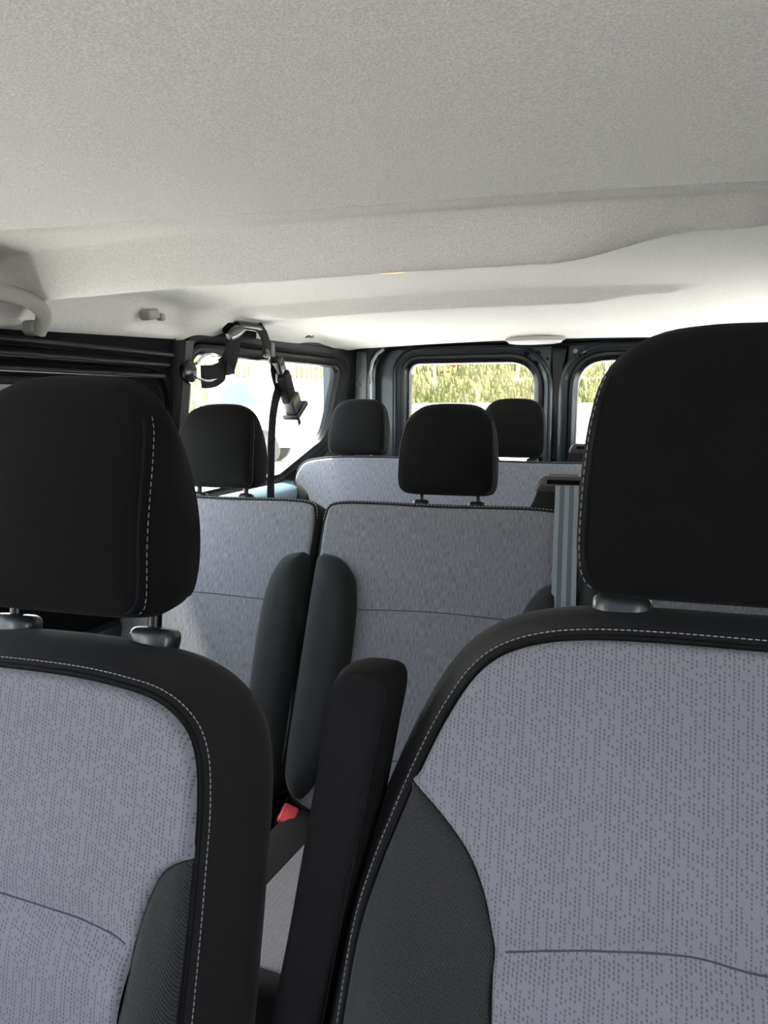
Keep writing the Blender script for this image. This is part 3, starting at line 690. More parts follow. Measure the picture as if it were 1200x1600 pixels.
bolD = [(0.250, -0.130), (0.235, -0.142), (0.218, -0.157), (0.199, -0.178), (0.186, -0.203), (0.177, -0.235), (0.174, -0.27), (0.172, -0.32), (0.17, -0.40), (0.17, -0.52)]
creD = [(0.0, -0.221), (0.04, -0.218), (0.09, -0.224), (0.125, -0.230), (0.175, -0.241), (0.19, -0.245)]
driver, frD, sD = front_seat('front_seat', 'driver seat at right with large grey panel, dark bolster and folded-up armrest', (0.31, 0.62, 0.94), 18,
    halfD, 0.0, 0.248, 0.030, 0.130, bolD, creD, (0.31, 0.55, FLOOR), 8, 0.005, 0.40, 0.022, T=(0.03, 0.062), post_s=0.094, post_n=-0.003, edge=0.018)

# folded armrest on the driver seat's aisle side
AF = Frame((0.0, 0.565, 0.908), 9, (0.31, 0.55, FLOOR))
def arm_out():
    return [(u + 0.142 * v, v) for u, v in [(-0.004, -0.012), (0.001, -0.003), (0.010, 0.000), (0.020, 0.0005), (0.031, 0.000), (0.038, -0.003), (0.042, -0.012), (0.0425, -0.06), (0.041, -0.20), (0.038, -0.36), (0.03, -0.40), (0.015, -0.40), (0.000, -0.36), (-0.002, -0.20), (-0.003, -0.06)]]
arm, apoly, asurf = cushion('armrest', AF, arm_out(), 'arm_cloth', driver, 0.025, 0.035, 0.008, 0.010, bulge=0.004, step=0.012, ostep=0.007, wall=5)
seam('seam', AF, sub_path(offset(apoly, -0.001), np.array([0.04, -0.012]), np.array([-0.004, -0.35]), np.array([0.018, -0.2])), asurf, 'seam', arm, r=0.0012)
seam('seam', AF, sub_path(offset(apoly, -0.001), np.array([-0.003, -0.012]), np.array([-0.05, -0.35]), np.array([-0.03, -0.2])), asurf, 'seam', arm, r=0.0012)

# ---- middle row
def row_seat(label, O, rec, W0, W1, inner, seams, hr_c, root, pf=None, bol=(), vb=-0.70, T=(0.03, 0.05), hrt=0.25, hrb=0.036, hrw=0.114, bottom=True, corner=0.03, name='bench_seat', insert_top=-0.012, thingo=None, bw=0.105):
    rt = thingo or thing(name, label, 'car seat', root)
    fr = Frame(O, rec, root); c = corner
    out = [(W0 + c * 1.2, 0.0), ((W0 + W1) / 2, 0.001), (W1 - c * 1.2, 0.0), (W1 - c * 0.35, -c * 0.30), (W1, -c * 1.3), (W1, -0.25), (W1, vb + 0.05), (W1 - 0.05, vb), ((W0 + W1) / 2, vb), (W0 + 0.05, vb), (W0, vb + 0.05), (W0, -0.25), (W0, -c * 1.3), (W0 + c * 0.35, -c * 0.30)]
    ex = lambda u, v: 0.0 * u
    back, poly, surf = cushion('backrest', fr, out, 'charcoal_top', rt, T[0], T[1], 0.016, 0.03, bulge=0.004, step=0.03, ostep=0.014, wall=5)
    P = offset(poly, -0.010)
    patch('centre_panel', fr, P, surf, 'streak', back, 0.004, 0.010, step=0.022)
    for sg in bol:
        e = W1 if sg > 0 else W0; q = lambda a, v: (e - sg * a, v)
        dz = (0.035 if (sg > 0 and -1 in bol) else 0.0); pl = catmull([q(0.010, -0.135 - dz), q(0.03, -0.133 - dz), q(0.066 * (0.8 if dz else 1), -0.145 - dz), q(bw * (0.7 if dz else 0.87), -0.185 - dz), q(bw * (0.85 if dz else 0.98), -0.235 - dz), q(bw * 1.02, -0.33 - dz * .5), q(bw * 1.0, -0.45), q(bw * 0.92, vb + 0.12), q(0.07, vb + 0.05), q(0.04, vb + 0.02), q(0.008, vb + 0.05), q(0.000, vb + 0.12), q(0.0, -0.45), q(0.0, -0.20)], 0.010, True)
        if np.sum(pl[:, 0] * np.roll(pl[:, 1], -1) - np.roll(pl[:, 0], -1) * pl[:, 1]) < 0: pl = pl[::-1]
        patch('side_bolster', fr, pl, surf, 'charcoal_side', back, 0.040, 0.045, step=0.014, sink=0.004)
    i0 = W0 + (bw if -1 in bol else 0.02); i1 = W1 - (bw if 1 in bol else 0.02)
    for v in seams:
        seam('cross_seam', fr, catmull([(i0, v - 0.004), ((i0 + i1) / 2, v + 0.004), (i1, v)], 0.01), lambda u, v: surf(u, v) + 0.0035, 'grey_seam', back, r=0.0016)
    l = sub_path(offset(poly, -0.004), np.array([W0, -0.10]), np.array([W1, -0.10]), np.array([(W0 + W1) / 2, 0]))
    l = l[(l[:, 1] > -0.06)]
    stitches('stitching', fr, catmull(l, 0.0015), surf, back, lift=0.0034, pitch=0.0085, dash=0.0058, r=0.0009)
    seam('piping', fr, l, surf, 'charcoal_top', back, r=0.004, lift=-0.001)
    for hc in hr_c:
        headrest(rt, Frame(O, 8, root), hc, hrt, hrb, hrw, 0, 0.095, 0.068, -0.005, post_n=-0.012, step=0.018)
        for sg in (1, -1): collar(rt, fr, hc + sg * 0.068, 0.014, -0.012, 0.042, 0.028, 0.010)
    return rt, fr, surf, back
MY, MZ = 1.70, 0.885
m1, f1, s1, b1 = row_seat('middle-row seat beside the side window with wide blue-grey back', (-0.72, MY, MZ), 24, -0.235, 0.258, 0, (-0.252, -0.56), (-0.040,), (-0.72, 1.55, FLOOR), bol=(1,), bw=0.105)
m2, f2, s2, b2 = row_seat('centre seat of the middle row, behind the folded armrest, with shoulder belt outlet', (-0.17, MY, MZ), 24, -0.281, 0.297, 0, (-0.255, -0.575), (0.012,), (-0.17, 1.55, FLOOR), bol=(-1, 1), bw=0.118)
m3, f3, s3, b3 = row_seat('middle-row seat mostly hidden behind the driver headrest', (0.44, MY, MZ), 24, -0.295, 0.40, 0, (-0.255,), (0.04,), (0.44, 1.55, FLOOR), bol=(-1, 1))
# cushions of the middle row
seat_cushion(m1, (-0.72, 1.55, FLOOR), -0.945, -0.474, 1.48, 0.98, 0.20, 'streak', border=0.07)
c2 = seat_cushion(m2, (-0.17, 1.55, FLOOR), -0.455, 0.125, 1.48, 0.89, 0.20, 'knit', border=0.085)
seat_cushion(m3, (0.44, 1.55, FLOOR), 0.145, 0.84, 1.48, 0.98, 0.20, 'streak', border=0.07)
for t_, (xa, xb) in ((m1, (-0.93, -0.48)), (m2, (-0.44, 0.11)), (m3, (0.16, 0.82))):
    r_ = t_.location; mb = MB(); mb.box(((xa + xb) / 2 - r_[0], 1.22 - r_[1], -0.045 - r_[2]), (xb - xa, 0.42, 0.15), 0.02); mb.build('seat_base', 'black_plastic', t_)
# buckle on the cushion border
bk = thing('belt_buckle', 'red push button seat belt buckle on the black cushion edge', 'seat belt buckle', (-0.430, 1.375, 0.252))
R_ = Matrix.Rotation(math.radians(22), 3, 'X') @ Matrix.Rotation(math.radians(24), 3, 'Y')
mb = MB(); mb.box((0, 0, 0), (0.044, 0.07, 0.022), 0.006, R_); mb.build('buckle_body', 'black_plastic', bk)
mb = MB(); mb.box(tuple(R_ @ Vector((-0.001, -0.012, 0.009))), (0.036, 0.046, 0.016), 0.005, R_); mb.build('release_button', 'red', bk)
# shoulder belt outlet on top of the centre seat
def belt_outlet(parent, root, x, y, z, w, sc=1.0):
    def ring(u0, u1, yc, d, zz, r=0.010):
        return [(x + a, y + b, zz) for a, b in rpoly([(u0, yc - d), (u1, yc - d), (u1, yc + d), (u0, yc + d)], r, 4)]
    mb = MB(); mb.loft([[(p[0] - root[0], p[1] - root[1], p[2] - root[2]) for p in q] for q in
        (ring(-0.055 * sc, w, 0.0, 0.030, z - 0.05 * sc), ring(-0.030 * sc, w, 0.0, 0.030, z - 0.028 * sc), ring(-0.008 * sc, w, 0.0, 0.028, z + 0.018 * sc), ring(0.0, w, 0.0, 0.026, z + 0.042 * sc))])
    sh = mb.build('belt_shoulder', 'charcoal_top', parent)
    mb = MB(); mb.loft([[(p[0] - root[0], p[1] - root[1], p[2] - root[2]) for p in q] for q in
        (ring(-0.004, w, 0.0, 0.030, z + 0.040 * sc), ring(-0.004, w, 0.0, 0.032, z + 0.052 * sc), ring(0.002, w, 0.0, 0.031, z + 0.066 * sc, 0.014), ring(0.012, w - 0.01, 0.0, 0.026, z + 0.074 * sc, 0.014), ring(0.022, w - 0.02, 0.0, 0.012, z + 0.076 * sc, 0.008), ring(0.024, w - 0.022, 0.0, 0.010, z + 0.066 * sc, 0.006))])
    mb.build('belt_outlet_cap', 'bronze_trim', parent, 50)
    mb = MB(); mb.box((x + w / 2 - root[0] + 0.006, y - 0.026 - root[1], z + 0.062 * sc - root[2]), (w * 0.72, 0.018, 0.010), 0.003); mb.build('outlet_slot', 'hole', sh)
belt_outlet(m2, (-0.17, 1.55, FLOOR), 0.052, 1.69, 0.900, 0.108)

# ---- rear row
RY, RZ = 2.65, 0.928
rb, fb, sb, bb = row_seat('rear bench across the back with blue-grey backrest', (0, RY, RZ), 20, -0.945, 0.945, 0, (-0.25,), (-0.700, -0.125, 0.50), (0, 2.5, FLOOR), corner=0.085, hrt=0.232, hrb=0.024, hrw=0.113, vb=-0.62, name='rear_bench')
seat_cushion(rb, (0, 2.5, FLOOR), -0.93, 0.93, 2.44, 1.98, 0.26, 'streak')
for sg in (-1, 1):
    pl = catmull([(sg * 0.935, -0.10), (sg * 0.900, -0.115), (sg * 0.868, -0.150), (sg * 0.855, -0.21), (sg * 0.85, -0.40), (sg * 0.86, -0.55), (sg * 0.935, -0.55), (sg * 0.942, -0.3)], 0.010, True)
    if np.sum(pl[:, 0] * np.roll(pl[:, 1], -1) - np.roll(pl[:, 0], -1) * pl[:, 1]) < 0: pl = pl[::-1]
    patch('side_bolster', fb, pl, sb, 'charcoal_top', bb, 0.016, 0.03, step=0.014, sink=0.003)
mb = MB(); mb.box((0, 2.2 - 2.5, 0.0), (1.7, 0.4, 0.2), 0.02); mb.v = [(a, b, c + 0.10) for a, b, c in mb.v]; mb.build('seat_base', 'black_plastic', rb)
belt_outlet(rb, (0, 2.5, FLOOR), 0.075, 2.66, 0.935, 0.10, 0.9)
for sg in (1,):
    mb = MB(); mb.lathe([(0.02, -0.004), (0.024, 0.004), (0.012, 0.010)], (-0.52, 2.64 - 2.5, RZ + 0.006 - FLOOR), 'z', 16); mb.build('strap_button', 'charcoal_top', rb)

# ------------------------------------------------------------------ belts and fittings along the side
def ribbon(name, path, w, mat, parent=None, wdir=None, th=0.0014):
    P = catmull(path, 0.008); m = len(P); v = []; uv = []
    for i in range(m):
        t = P[min(i + 1, m - 1)] - P[max(i - 1, 0)]; t = t / np.linalg.norm(t)
        d = np.array(wdir[0]) * (1 - i / (m - 1)) + np.array(wdir[1]) * (i / (m - 1)); d = d - t * (d @ t); d /= np.linalg.norm(d); nn = np.cross(t, d)
        for a, b in ((-1, -1), (1, -1), (1, 1), (-1, 1)): v.append(P[i] + d * a * w / 2 + nn * b * th / 2); uv.append((0.5 + a / 2, i * 0.01))
    f = [(i * 4 + j, i * 4 + (j + 1) % 4, (i + 1) * 4 + (j + 1) % 4, (i + 1) * 4 + j) for i in range(m - 1) for j in range(4)] + [(0, 1, 2, 3), ((m - 1) * 4 + 3, (m - 1) * 4 + 2, (m - 1) * 4 + 1, (m - 1) * 4)]
    o = link(name, v, f, mat, parent, uv); return sharp(o, 50)
# shoulder belt running down in front of the centre seat
b = ribbon('seat_belt', [(0.117, 1.655, 0.955), (0.118, 1.640, 0.925), (0.120, 1.595, 0.84), (0.124, 1.530, 0.70), (0.128, 1.43, 0.48), (0.128, 1.36, 0.32)], 0.050, 'webbing', None, ((1, 0, 0), (1, 0, 0)))
tag(b, 'grey striped shoulder belt running down beside the centre middle-row seat', 'seat belt')

# overhead belt at the sliding door pillar
ob = thing('overhead_seat_belt', 'black overhead belt looped from pillar ring to the ceiling guide', 'seat belt', (-0.885, 1.76, 1.22))
rx = lambda p: (p[0] + 0.885, p[1] - 1.76, p[2] - 1.22)
mb = MB(); mb.lathe([(0.004, -0.012), (0.030, -0.010), (0.034, 0.0), (0.030, 0.012), (0.016, 0.020), (0.004, 0.021)], rx((-0.888, 1.775, 1.222)), 'x', 22); mb.build('anchor_cover', 'gloss_black', ob)
mb = MB(); mb.tube([rx(p) for p in catmull([(-0.868, 1.79, 1.242), (-0.868, 1.835, 1.268), (-0.868, 1.91, 1.272), (-0.866, 1.93, 1.262), (-0.862, 1.90, 1.215), (-0.862, 1.83, 1.198), (-0.866, 1.78, 1.205)], 0.008)], 0.0042, 8); mb.build('belt_ring', 'chrome', ob)
ribbon('webbing', [rx(p) for p in [(-0.862, 1.80, 1.208), (-0.858, 1.87, 1.215), (-0.852, 1.93, 1.245), (-0.848, 1.955, 1.29), (-0.846, 1.965, 1.335)]], 0.062, 'black_webbing', ob, ((0.0, -0.35, 1.0), (0.15, 1.0, -0.25)))
def handle(parent, path, rad, mat, name):
    mb = MB(); mb.tube([tuple(p) for p in catmull(path, 0.006)], rad, 12, 1.0); return mb.build(name, mat, parent, 60)
mb = MB(); rings = []
for t in np.linspace(0, 1, 14):
    y = 1.915 + 0.082 * t; z = 1.322 + 0.042 * t - 0.01 * t * t; hh = 0.016 * math.sin(math.pi * min(max(t, 0.08), 0.92)) ** 0.4
    rings.append([rx((-0.836 + 0.008 * math.cos(a), y - 0.012 * math.sin(a), z + hh * math.sin(a))) for a in np.linspace(0, 2 * math.pi, 12, endpoint=False)])
mb.loft(rings); mb.build('guide_cover', 'bronze_trim', ob)
mb = MB(); mb.tube([rx(p) for p in catmull([(-0.850, 1.985, 1.362), (-0.845, 2.04, 1.366), (-0.845, 2.12, 1.366), (-0.848, 2.16, 1.356)], 0.008)], 0.013, 10); mb.build('guide_bar', 'gloss_black', ob)
ribbon('folded_webbing', [rx(p) for p in [(-0.838, 2.105, 1.372), (-0.832, 2.13, 1.345), (-0.832, 2.145, 1.315), (-0.836, 2.15, 1.295)]], 0.040, 'black_webbing', ob, ((0.1, 1, 0.2), (0.1, 1, -0.3)), 0.004)
mb = MB(); mb.box(rx((-0.836, 2.155, 1.296)), (0.012, 0.034, 0.028), 0.004); mb.build('tongue_grip', 'gloss_black', ob)
mb = MB(); mb.box(rx((-0.838, 2.175, 1.268)), (0.003, 0.014, 0.036), 0.001); mb.build('tongue', 'chrome', ob)
# bare hollow behind the guide
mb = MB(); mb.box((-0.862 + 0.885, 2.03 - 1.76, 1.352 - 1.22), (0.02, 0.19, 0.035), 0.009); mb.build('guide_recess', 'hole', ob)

# hanging buckle strap in front of the rear side window
hb = thing('hanging_seat_belt', 'dark stowed seat belt hanging with its tongue before the side window', 'seat belt', (-0.87, 2.27, 1.31))
hx = lambda p: (p[0] + 0.87, p[1] - 2.27, p[2] - 1.31)
mb = MB(); mb.box(hx((-0.868, 2.265, 1.312)), (0.006, 0.026, 0.05), 0.002); mb.build('strap_hanger', 'grey_webbing', hb)
ribbon('webbing', [hx(p) for p in [(-0.866, 2.262, 1.292), (-0.862, 2.262, 1.24), (-0.860, 2.285, 1.19), (-0.860, 2.262, 1.15), (-0.862, 2.245, 1.10), (-0.865, 2.236, 1.02), (-0.868, 2.232, 0.90), (-0.870, 2.230, 0.80)]], 0.042, 'black_webbing', hb, ((0.1, 1, 0), (0.1, 1, 0)), 0.003)
Rb = Matrix.Rotation(math.radians(32), 3, 'X')
mb = MB(); mb.box(hx((-0.850, 2.272, 1.262)), (0.030, 0.045, 0.050), 0.006, Rb); mb.build('plastic_clip', 'gloss_black', hb)
mb = MB(); mb.box(hx((-0.845, 2.315, 1.195)), (0.034, 0.06, 0.105), 0.008, Rb); mb.build('belt_fold', 'black_webbing', hb)
mb = MB(); mb.box(hx((-0.840, 2.355, 1.142)), (0.040, 0.070, 0.058), 0.008, Rb); mb.build('tongue_grip', 'bronze_trim', hb)
mb = MB(); mb.box(hx((-0.838, 2.375, 1.118)), (0.060, 0.105, 0.018), 0.006, Rb); mb.build('tongue_frame', 'gloss_black', hb)
mb = MB(); mb.box(hx((-0.838, 2.40, 1.085)), (0.003, 0.022, 0.04), 0.001, Rb); mb.build('tongue', 'chrome', hb)
mb = MB(); mb.box(hx((-0.855, 2.268, 1.222)), (0.003, 0.018, 0.03), 0.001); mb.build('strap_slider', 'lens', hb)

# grab handle over the sliding door
gh = thing('grab_handle', 'pale grey ceiling grab handle at the left edge above the door', 'handle', (-0.84, 1.0, 1.30))
gx = lambda p: (p[0] + 0.84, p[1] - 1.0, p[2] - 1.30)
mb = MB(); P = catmull([(-0.868, 0.87, 1.272), (-0.845, 0.872, 1.292), (-0.830, 0.895, 1.316), (-0.824, 0.96, 1.324), (-0.824, 1.07, 1.324), (-0.828, 1.150, 1.318), (-0.838, 1.195, 1.298), (-0.862, 1.205, 1.268)], 0.008)
mb.tube([gx(p) for p in P], 0.0145, 14); mb.build('grip', 'headtrim', gh, 60)
for y in (0.868, 1.202):
    mb = MB(); mb.box(gx((-0.872, y, 1.276)), (0.03, 0.03, 0.028), 0.008); mb.build('handle_foot', 'headtrim', gh)
# coat hooks
for (y, z, mt, lab) in ((1.575, 1.345, 'headtrim', 'pale grey folding coat hook in a ceiling hollow beside the overhead belt'), (2.50, 1.386, 'gloss_black', 'small black coat hook in the ceiling edge over the rear side window')):
    ck = thing('coat_hook', lab, 'coat hook', (-0.862 if mt == 'headtrim' else -0.848, y, z))
    mb = MB(); mb.box((0, 0, 0), (0.03, 0.05 if mt == 'headtrim' else 0.026, 0.024), 0.008, Matrix.Rotation(0.2, 3, 'X')); mb.build('hook_body', mt, ck)
    mb = MB(); mb.box((0.008, 0.034, -0.002), (0.02, 0.018, 0.018), 0.006); mb.build('hook_tip', 'headtrim', ck)
# glowing amber piece added for the orange glow behind the first ceiling rib
am = thing('amber_glow', 'tiny glowing amber piece added for the orange glow under the front ceiling rib', 'lamp', (-0.165, 1.243, 1.3535))
mb = MB(); mb.lathe([(0.010, 0.014), (0.030, 0.012), (0.034, 0.004), (0.028, -0.003), (0.006, -0.005)], (0, 0, 0), 'z', 24, 1.0, 0.5); mb.build('glow_disc', 'amber', am)
mb = MB(); mb.lathe([(0.036, 0.016), (0.039, 0.006), (0.034, 0.004)], (0, 0, 0), 'z', 24, 1.0, 0.5); mb.build('glow_rim', 'headtrim', am)
# rear courtesy lamp
lp = thing('courtesy_lamp', 'shallow white lamp at the ceiling rear edge above the doors', 'lamp', (-0.085, 2.93, 1.378))
mb = MB(); mb.lathe([(0.030, 0.012), (0.095, 0.010), (0.105, 0.002), (0.098, -0.006), (0.070, -0.010), (0.02, -0.012)], (0, 0, 0), 'z', 28, 1.0, 0.35); mb.build('lens', 'lens', lp)
mb = MB(); mb.lathe([(0.112, 0.016), (0.114, 0.004), (0.104, 0.002)], (0, 0, 0), 'z', 28, 1.0, 0.37); mb.build('bezel', 'headtrim', lp)

# ------------------------------------------------------------------ outside
def noise_mat(name, stops, scale, rough=0.9, detail=5, stretch=(1, 1, 1), bump=0.0):
    m, N, L, b = newmat(name); tc = N.new('ShaderNodeTexCoord'); mp = N.new('ShaderNodeMapping'); mp.inputs['Scale'].default_value = stretch
    nz = N.new('ShaderNodeTexNoise'); nz.inputs['Scale'].default_value = scale; nz.inputs['Detail'].default_value = detail
    L.new(tc.outputs['Object'], mp.inputs[0]); L.new(mp.outputs[0], nz.inputs[0]); r = ramp(N, L, nz.outputs[0], stops)
    L.new(r.outputs[0], b.inputs['Base Color']); b.inputs['Roughness'].default_value = rough; b.inputs['Specular IOR Level'].default_value = 0.1
    return m
M['concrete'] = noise_mat('pale concrete', [(0.3, (0.60, 0.58, 0.54)), (0.7, (0.70, 0.68, 0.64))], 3)
M['meadow'] = noise_mat('dry meadow', [(0.25, (0.13, 0.135, 0.05)), (0.45, (0.16, 0.155, 0.06)), (0.6, (0.19, 0.175, 0.075)), (0.8, (0.23, 0.20, 0.11))], 1.3, detail=8, stretch=(1, 1, 1.5))
M['blade'] = noise_mat('grass blades', [(0.3, (0.11, 0.125, 0.04)), (0.5, (0.17, 0.16, 0.062)), (0.7, (0.22, 0.19, 0.095))], 0.9)
M['leaf'] = noise_mat('shrub leaves', [(0.3, (0.06, 0.12, 0.03)), (0.7, (0.15, 0.21, 0.07))], 4)
M['white_wall'] = noise_mat('whitewashed wall', [(0.3, (0.50, 0.50, 0.48)), (0.7, (0.58, 0.58, 0.56))], 2)
M['ochre'] = noise_mat('ochre slats', [(0.3, (0.13, 0.115, 0.07)), (0.7, (0.20, 0.18, 0.11))], 5)
M['white_paint'] = plain('white car paint', (0.82, 0.83, 0.83), 0.25, spec=0.5, coat=0.5)
M['tyre'] = plain('dusty tyre', (0.075, 0.07, 0.058), 0.8)
M['poppy'] = plain('red petals', (0.30, 0.03, 0.02), 0.7)
M['bark'] = plain('green brown bark', (0.16, 0.12, 0.07), 0.9)
M['steel_post'] = plain('galvanised post', (0.45, 0.45, 0.43), 0.5, metal=0.3)

CY, CX = math.cos(math.radians(16.843)), math.sin(math.radians(16.843))
def ground_z(x, y):
    d = np.hypot(x - 0.2, y)
    back = sstep((y - 4.2) / 5.0) * np.clip((y - 4.2) / 12.0, 0, 1.0)
    g = -0.60 + 0.80 * sstep((d - 4.5) / 9.0)
    rear = sstep((x + 0.38 * y + 0.6) / 3.0)
    return g + rear * (0.95 * sstep((y - 7.0) / 9.0))
def road_edge(x): return 17.0
def bank_z(x, y): return ground_z(x, y) + 0.0 + 0.50 * np.clip(y - 17.2, 0, 30) + 0.12 * np.sin(x * 1.7 + y) * np.clip(y - 17.5, 0, 1)
xs2 = np.linspace(-40, 30, 71); ys2 = np.linspace(-12, 42, 109)
X, Y = np.meshgrid(xs2, ys2); Zg = ground_z(X, Y); n = len(xs2)
f = [(i * n + j, i * n + j + 1, (i + 1) * n + j + 1, (i + 1) * n + j) for i in range(len(ys2) - 1) for j in range(n - 1)]
M['unseen_ground'] = noise_mat('dark asphalt', [(0.3, (0.035, 0.036, 0.038)), (0.7, (0.055, 0.055, 0.056))], 8)
gnd = link('ground', np.stack([X.ravel(), Y.ravel(), Zg.ravel()], 1), f, 'concrete'); structure(gnd)
mb = MB(); mb.box((-5, -21.6, -0.595), (80, 40, 0.02)); structure(mb.build('added_dark_ground', 'unseen_ground'))  # unseen dark ground added ahead of the van to cut bounce light
xb = np.linspace(-9.0, 26, 71); yb = np.linspace(17.2, 30, 27); X, Y = np.meshgrid(xb, yb)
Zb = bank_z(X, Y) + 0.02; n = len(xb)
f = [(i * n + j, i * n + j + 1, (i + 1) * n + j + 1, (i + 1) * n + j) for i in range(len(yb) - 1) for j in range(n - 1)]
bank = link('grass_bank', np.stack([X.ravel(), Y.ravel(), Zb.ravel()], 1), f, 'meadow')
tag(bank, 'sunlit yellow green grassy bank rising beyond the rear door windows', 'bank', kind='stuff')
# long grass
v = []; f = []
for i in range(9000):
    x = random.uniform(-7.5, 6); y = 17.25 + 9 * random.random() ** 1.4; z = float(bank_z(np.array(x), np.array(y))); h = random.uniform(0.12, 0.42); a = random.uniform(0, math.pi); w = 0.02
    dx, dy = w * math.cos(a), w * math.sin(a); lx, ly = random.uniform(-.12, .12), random.uniform(-.12, .12); k = len(v)
    v += [(x - dx, y - dy, z), (x + dx, y + dy, z), (x + dx * .6 + lx * .5, y + dy * .6 + ly * .5, z + h * .6), (x + lx, y + ly, z + h)]; f.append((k, k + 1, k + 2, k + 3))
tag(link('long_grass', v, f, 'blade', smooth=False), 'long dry grass blades growing over the bank', 'grass', kind='stuff')
mb = MB()
for i in range(26):
    x = -3.70 + random.gauss(0, 0.13); y = 19.0 + random.gauss(0, 0.22); z = float(bank_z(np.array(x), np.array(y))) + 0.35 + random.gauss(0, 0.05)
    mb.lathe([(0.005, -0.02), (0.045, 0.0), (0.05, 0.03), (0.03, 0.035)], (x, y, z), 'z', 7)
tag(mb.build('poppy_clump', 'poppy'), 'blurred red poppy clump on the grassy bank', 'flowers', kind='stuff')
mb = MB(); mb.box((0, 16.9, 0), (30, 0.25, 0.16), 0.02); mb.v = [(a, b, c + float(ground_z(np.array(a), np.array(16.9)))) for a, b, c in mb.v]
# kerb follows the ground
mb = MB(); rings = []
for x in np.linspace(-9, 20, 60):
    z = float(ground_z(np.array(x), np.array(16.9))); rings.append([(x, 16.8, z - .1), (x, 16.8, z + 0.10), (x, 17.1, z + 0.12), (x, 17.3, z - .1)])
mb.loft(rings); tag(mb.build('kerb', 'concrete'), 'low pale concrete kerb at the foot of the grassy bank', 'kerb')
for x in (-4.0, -1.95, 0.1, 2.15):
    z = float(bank_z(np.array(x), np.array(18.2))); mb = MB(); mb.tube([(x, 18.2, z - 0.1), (x, 18.2, z + 1.0), (x, 18.2, z + 2.0)], 0.035, 10)
    lab = {-4.0: 'thin pale fence post at left in the left rear door window', -1.95: 'thin pale fence post at right in the left rear door window', 0.1: 'thin pale fence post seen in the right rear door window', 2.15: 'pale fence post out of sight to the right'}[x]
    if x < 2: tag(mb.build('fence_post', 'steel_post'), lab, 'post')

# white wall with a slatted fence on top, seen through the side window: local frame facing the camera heading
D0 = 15.5
def out(s, d, z=0.0):        # s: sideways from the view axis, d: distance along it
    return (0.2 + s * CY - d * CX, s * CX + d * CY, z)
def outrot(): return math.radians(16.843)
Rz = Matrix.Rotation(outrot(), 3, 'Z')
mb = MB(); c = out(-6.4, D0, 0.72); mb.box(c, (11.0, 0.25, 1.96), 0.01, Rz); yard = mb.build('yard_wall', 'white_wall'); tag(yard, 'long low whitewashed yard wall seen through the side window', 'wall')
mb = MB(); mb.box(out(-6.4, D0 - 0.02, 1.72), (11.0, 0.33, 0.05), 0.01, Rz); mb.build('wall_coping', 'concrete', yard)
fn = thing('slatted_fence', 'ochre slatted fence standing on top of the white yard wall', 'fence', out(-6.4, D0, 1.74))
mb = MB()
for k in range(110):
    s = -11.6 + k * 0.1; p = out(s, D0, 0); q = fn.location; mb.box((p[0] - q[0], p[1] - q[1], 0.30), (0.05, 0.02, 0.56), 0.004, Rz)
mb.build('slats', 'ochre', fn)
mb = MB(); mb.box((0, 0, 0.60), (11.0, 0.06, 0.07), 0.005, Rz); mb.build('top_rail', 'white_wall', fn)
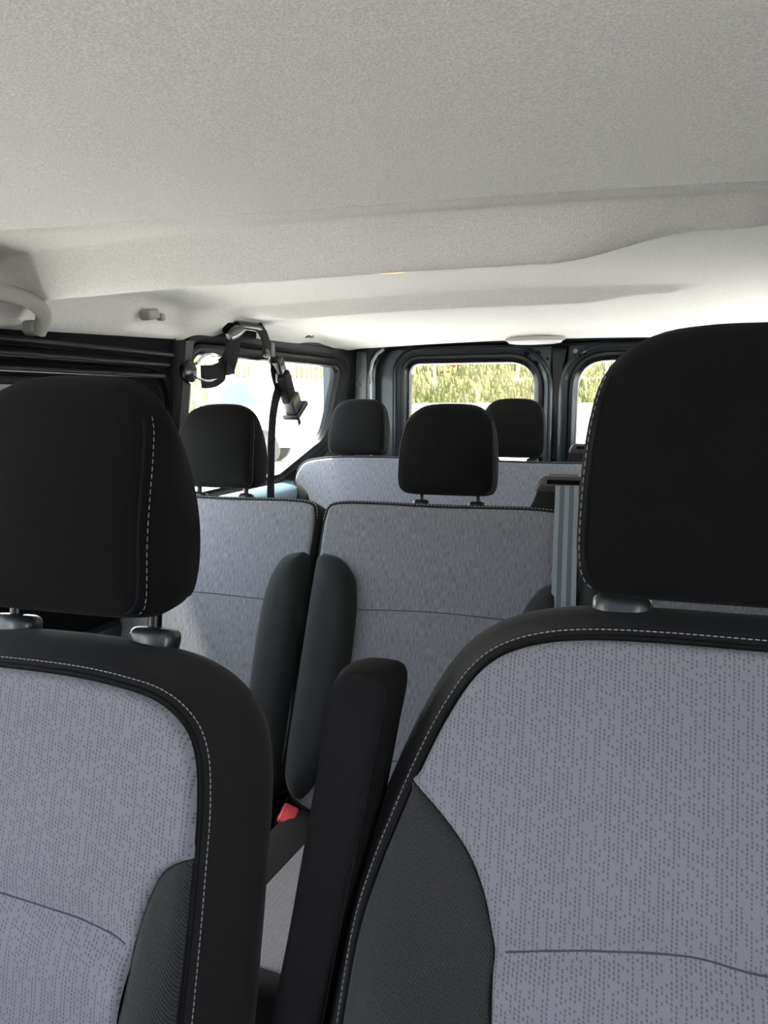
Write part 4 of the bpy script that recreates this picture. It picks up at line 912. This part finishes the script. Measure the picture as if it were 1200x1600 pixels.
# white parked car in front of the wall
def car():
    base = out(-3.15, 12.6, 0.0); zc = float(ground_z(np.array(base[0]), np.array(base[1]))); t = thing('parked_car', 'white hatchback car parked along the white yard wall', 'car', (base[0], base[1], zc)); t.rotation_euler = (0, 0, outrot())
    def shell(prof, w0, w1):
        rings = []
        for k, s in enumerate((-1, -0.92, -0.6, 0, 0.6, 0.92, 1)):
            sc = 1 - 0.05 * abs(s) ** 3; rings.append([(x * (1 - 0.02 * abs(s) ** 4), s * (w0 if z < 0.8 else w0 * 0.86 + 0), 0.32 + (z - 0.32) * sc) for x, z in prof])
        return rings
    body = [(-1.9, 0.35), (-1.93, 0.62), (-1.82, 0.80), (-1.1, 0.92), (-0.98, 0.95), (0.9, 0.98), (1.55, 0.95), (1.80, 0.85), (1.88, 0.60), (1.85, 0.33)]
    mb = MB(); mb.loft(shell([tuple(p) for p in catmull(body, 0.12)], 0.82, 0)); b = mb.build('body', 'white_paint', t, 35)
    cab = [(-1.0, 0.93), (-0.55, 1.28), (-0.25, 1.41), (0.3, 1.46), (0.95, 1.40), (1.35, 1.22), (1.6, 0.95)]
    mb = MB(); mb.loft(shell([tuple(p) for p in catmull(cab, 0.12)], 0.80, 0)); mb.build('cabin', 'white_paint', t, 35)
    for (xa, xb_, xc, xd) in ((-0.72, -0.38, 0.20, 0.20), (0.28, 0.28, 0.98, 1.18)):
        mb = MB(); mb.loft([[(xa, y, 1.00), (xd, y, 1.00), (xc, y, 1.34), (xb_, y, 1.30)] for y in (-0.71, -0.69)]); mb.build('side_window', 'glass', t)
    for sx in (-1.22, 1.18):
        for sy in (-1, 1):
            mb = MB(); mb.lathe([(0.20, 0.10), (0.29, 0.10), (0.31, 0.05), (0.31, -0.05), (0.29, -0.10), (0.20, -0.10)], (sx, sy * 0.76, 0.31), 'y', 24); w = mb.build('wheel', 'tyre', t)
            mb = MB(); mb.lathe([(0.205, 0.02), (0.19, 0.085), (0.05, 0.095), (0.04, 0.11)] if sy > 0 else [(0.205, -0.02), (0.19, -0.085), (0.05, -0.095), (0.04, -0.11)], (sx, sy * 0.76, 0.31), 'y', 20); mb.build('wheel_rim', 'dial', w)
    return t
car()
# oleander-like shrub by the side window
sh = thing('leafy_shrub', 'pale green leafy shrub at the front edge of the side window', 'shrub', out(-1.98, 6.6, -0.55))
mb = MB(); tips = []
for i in range(26):
    a = random.uniform(0, 2 * math.pi); r = random.uniform(0.1, 0.55); h = random.uniform(1.3, 2.25)
    p = [(0.04 * math.cos(a), 0.04 * math.sin(a), 0), (r * 0.5 * math.cos(a), r * .5 * math.sin(a), h * 0.55), (r * math.cos(a), r * math.sin(a), h)]; P = catmull(p, 0.12); tips.append(P); mb.tube([tuple(q) for q in P], 0.01, 5)
mb.build('stems', 'bark', sh)
v = []; f = []
for P in tips:
    for j in range(46):
        q = P[random.randrange(len(P) // 4, len(P))]; a = random.uniform(0, 6.28); L_ = random.uniform(0.12, 0.2); e = random.uniform(0.2, 1.2); w = 0.018
        d = np.array([math.cos(a) * math.cos(e), math.sin(a) * math.cos(e), math.sin(e)]); s = np.array([-math.sin(a), math.cos(a), 0]) * w; k = len(v)
        v += [tuple(q), tuple(q + d * L_ * .5 + s), tuple(q + d * L_), tuple(q + d * L_ * .5 - s)]; f.append((k, k + 1, k + 2, k + 3))
link('foliage', v, f, 'leaf', sh, smooth=False)

# portals so that daylight through the openings is sampled well
portal((0, -0.50, 1.13), (math.radians(60.4), 0, 0), 1.80, 1.0)
for s in (-1, 1):
    portal((s * 0.99, 0.15, 1.03), (0, math.radians(90) * s, 0), 0.46, 1.15)
    portal((s * 1.0, 1.32, 0.92), (0, math.radians(90) * s, 0), 0.52, 0.74)
    portal((s * 0.99, 2.35, 1.08), (0, math.radians(90) * s, 0), 0.42, 1.05)
    portal((s * 0.34, 3.14, 1.05), (math.radians(-90), 0, 0), 0.54, 0.53)
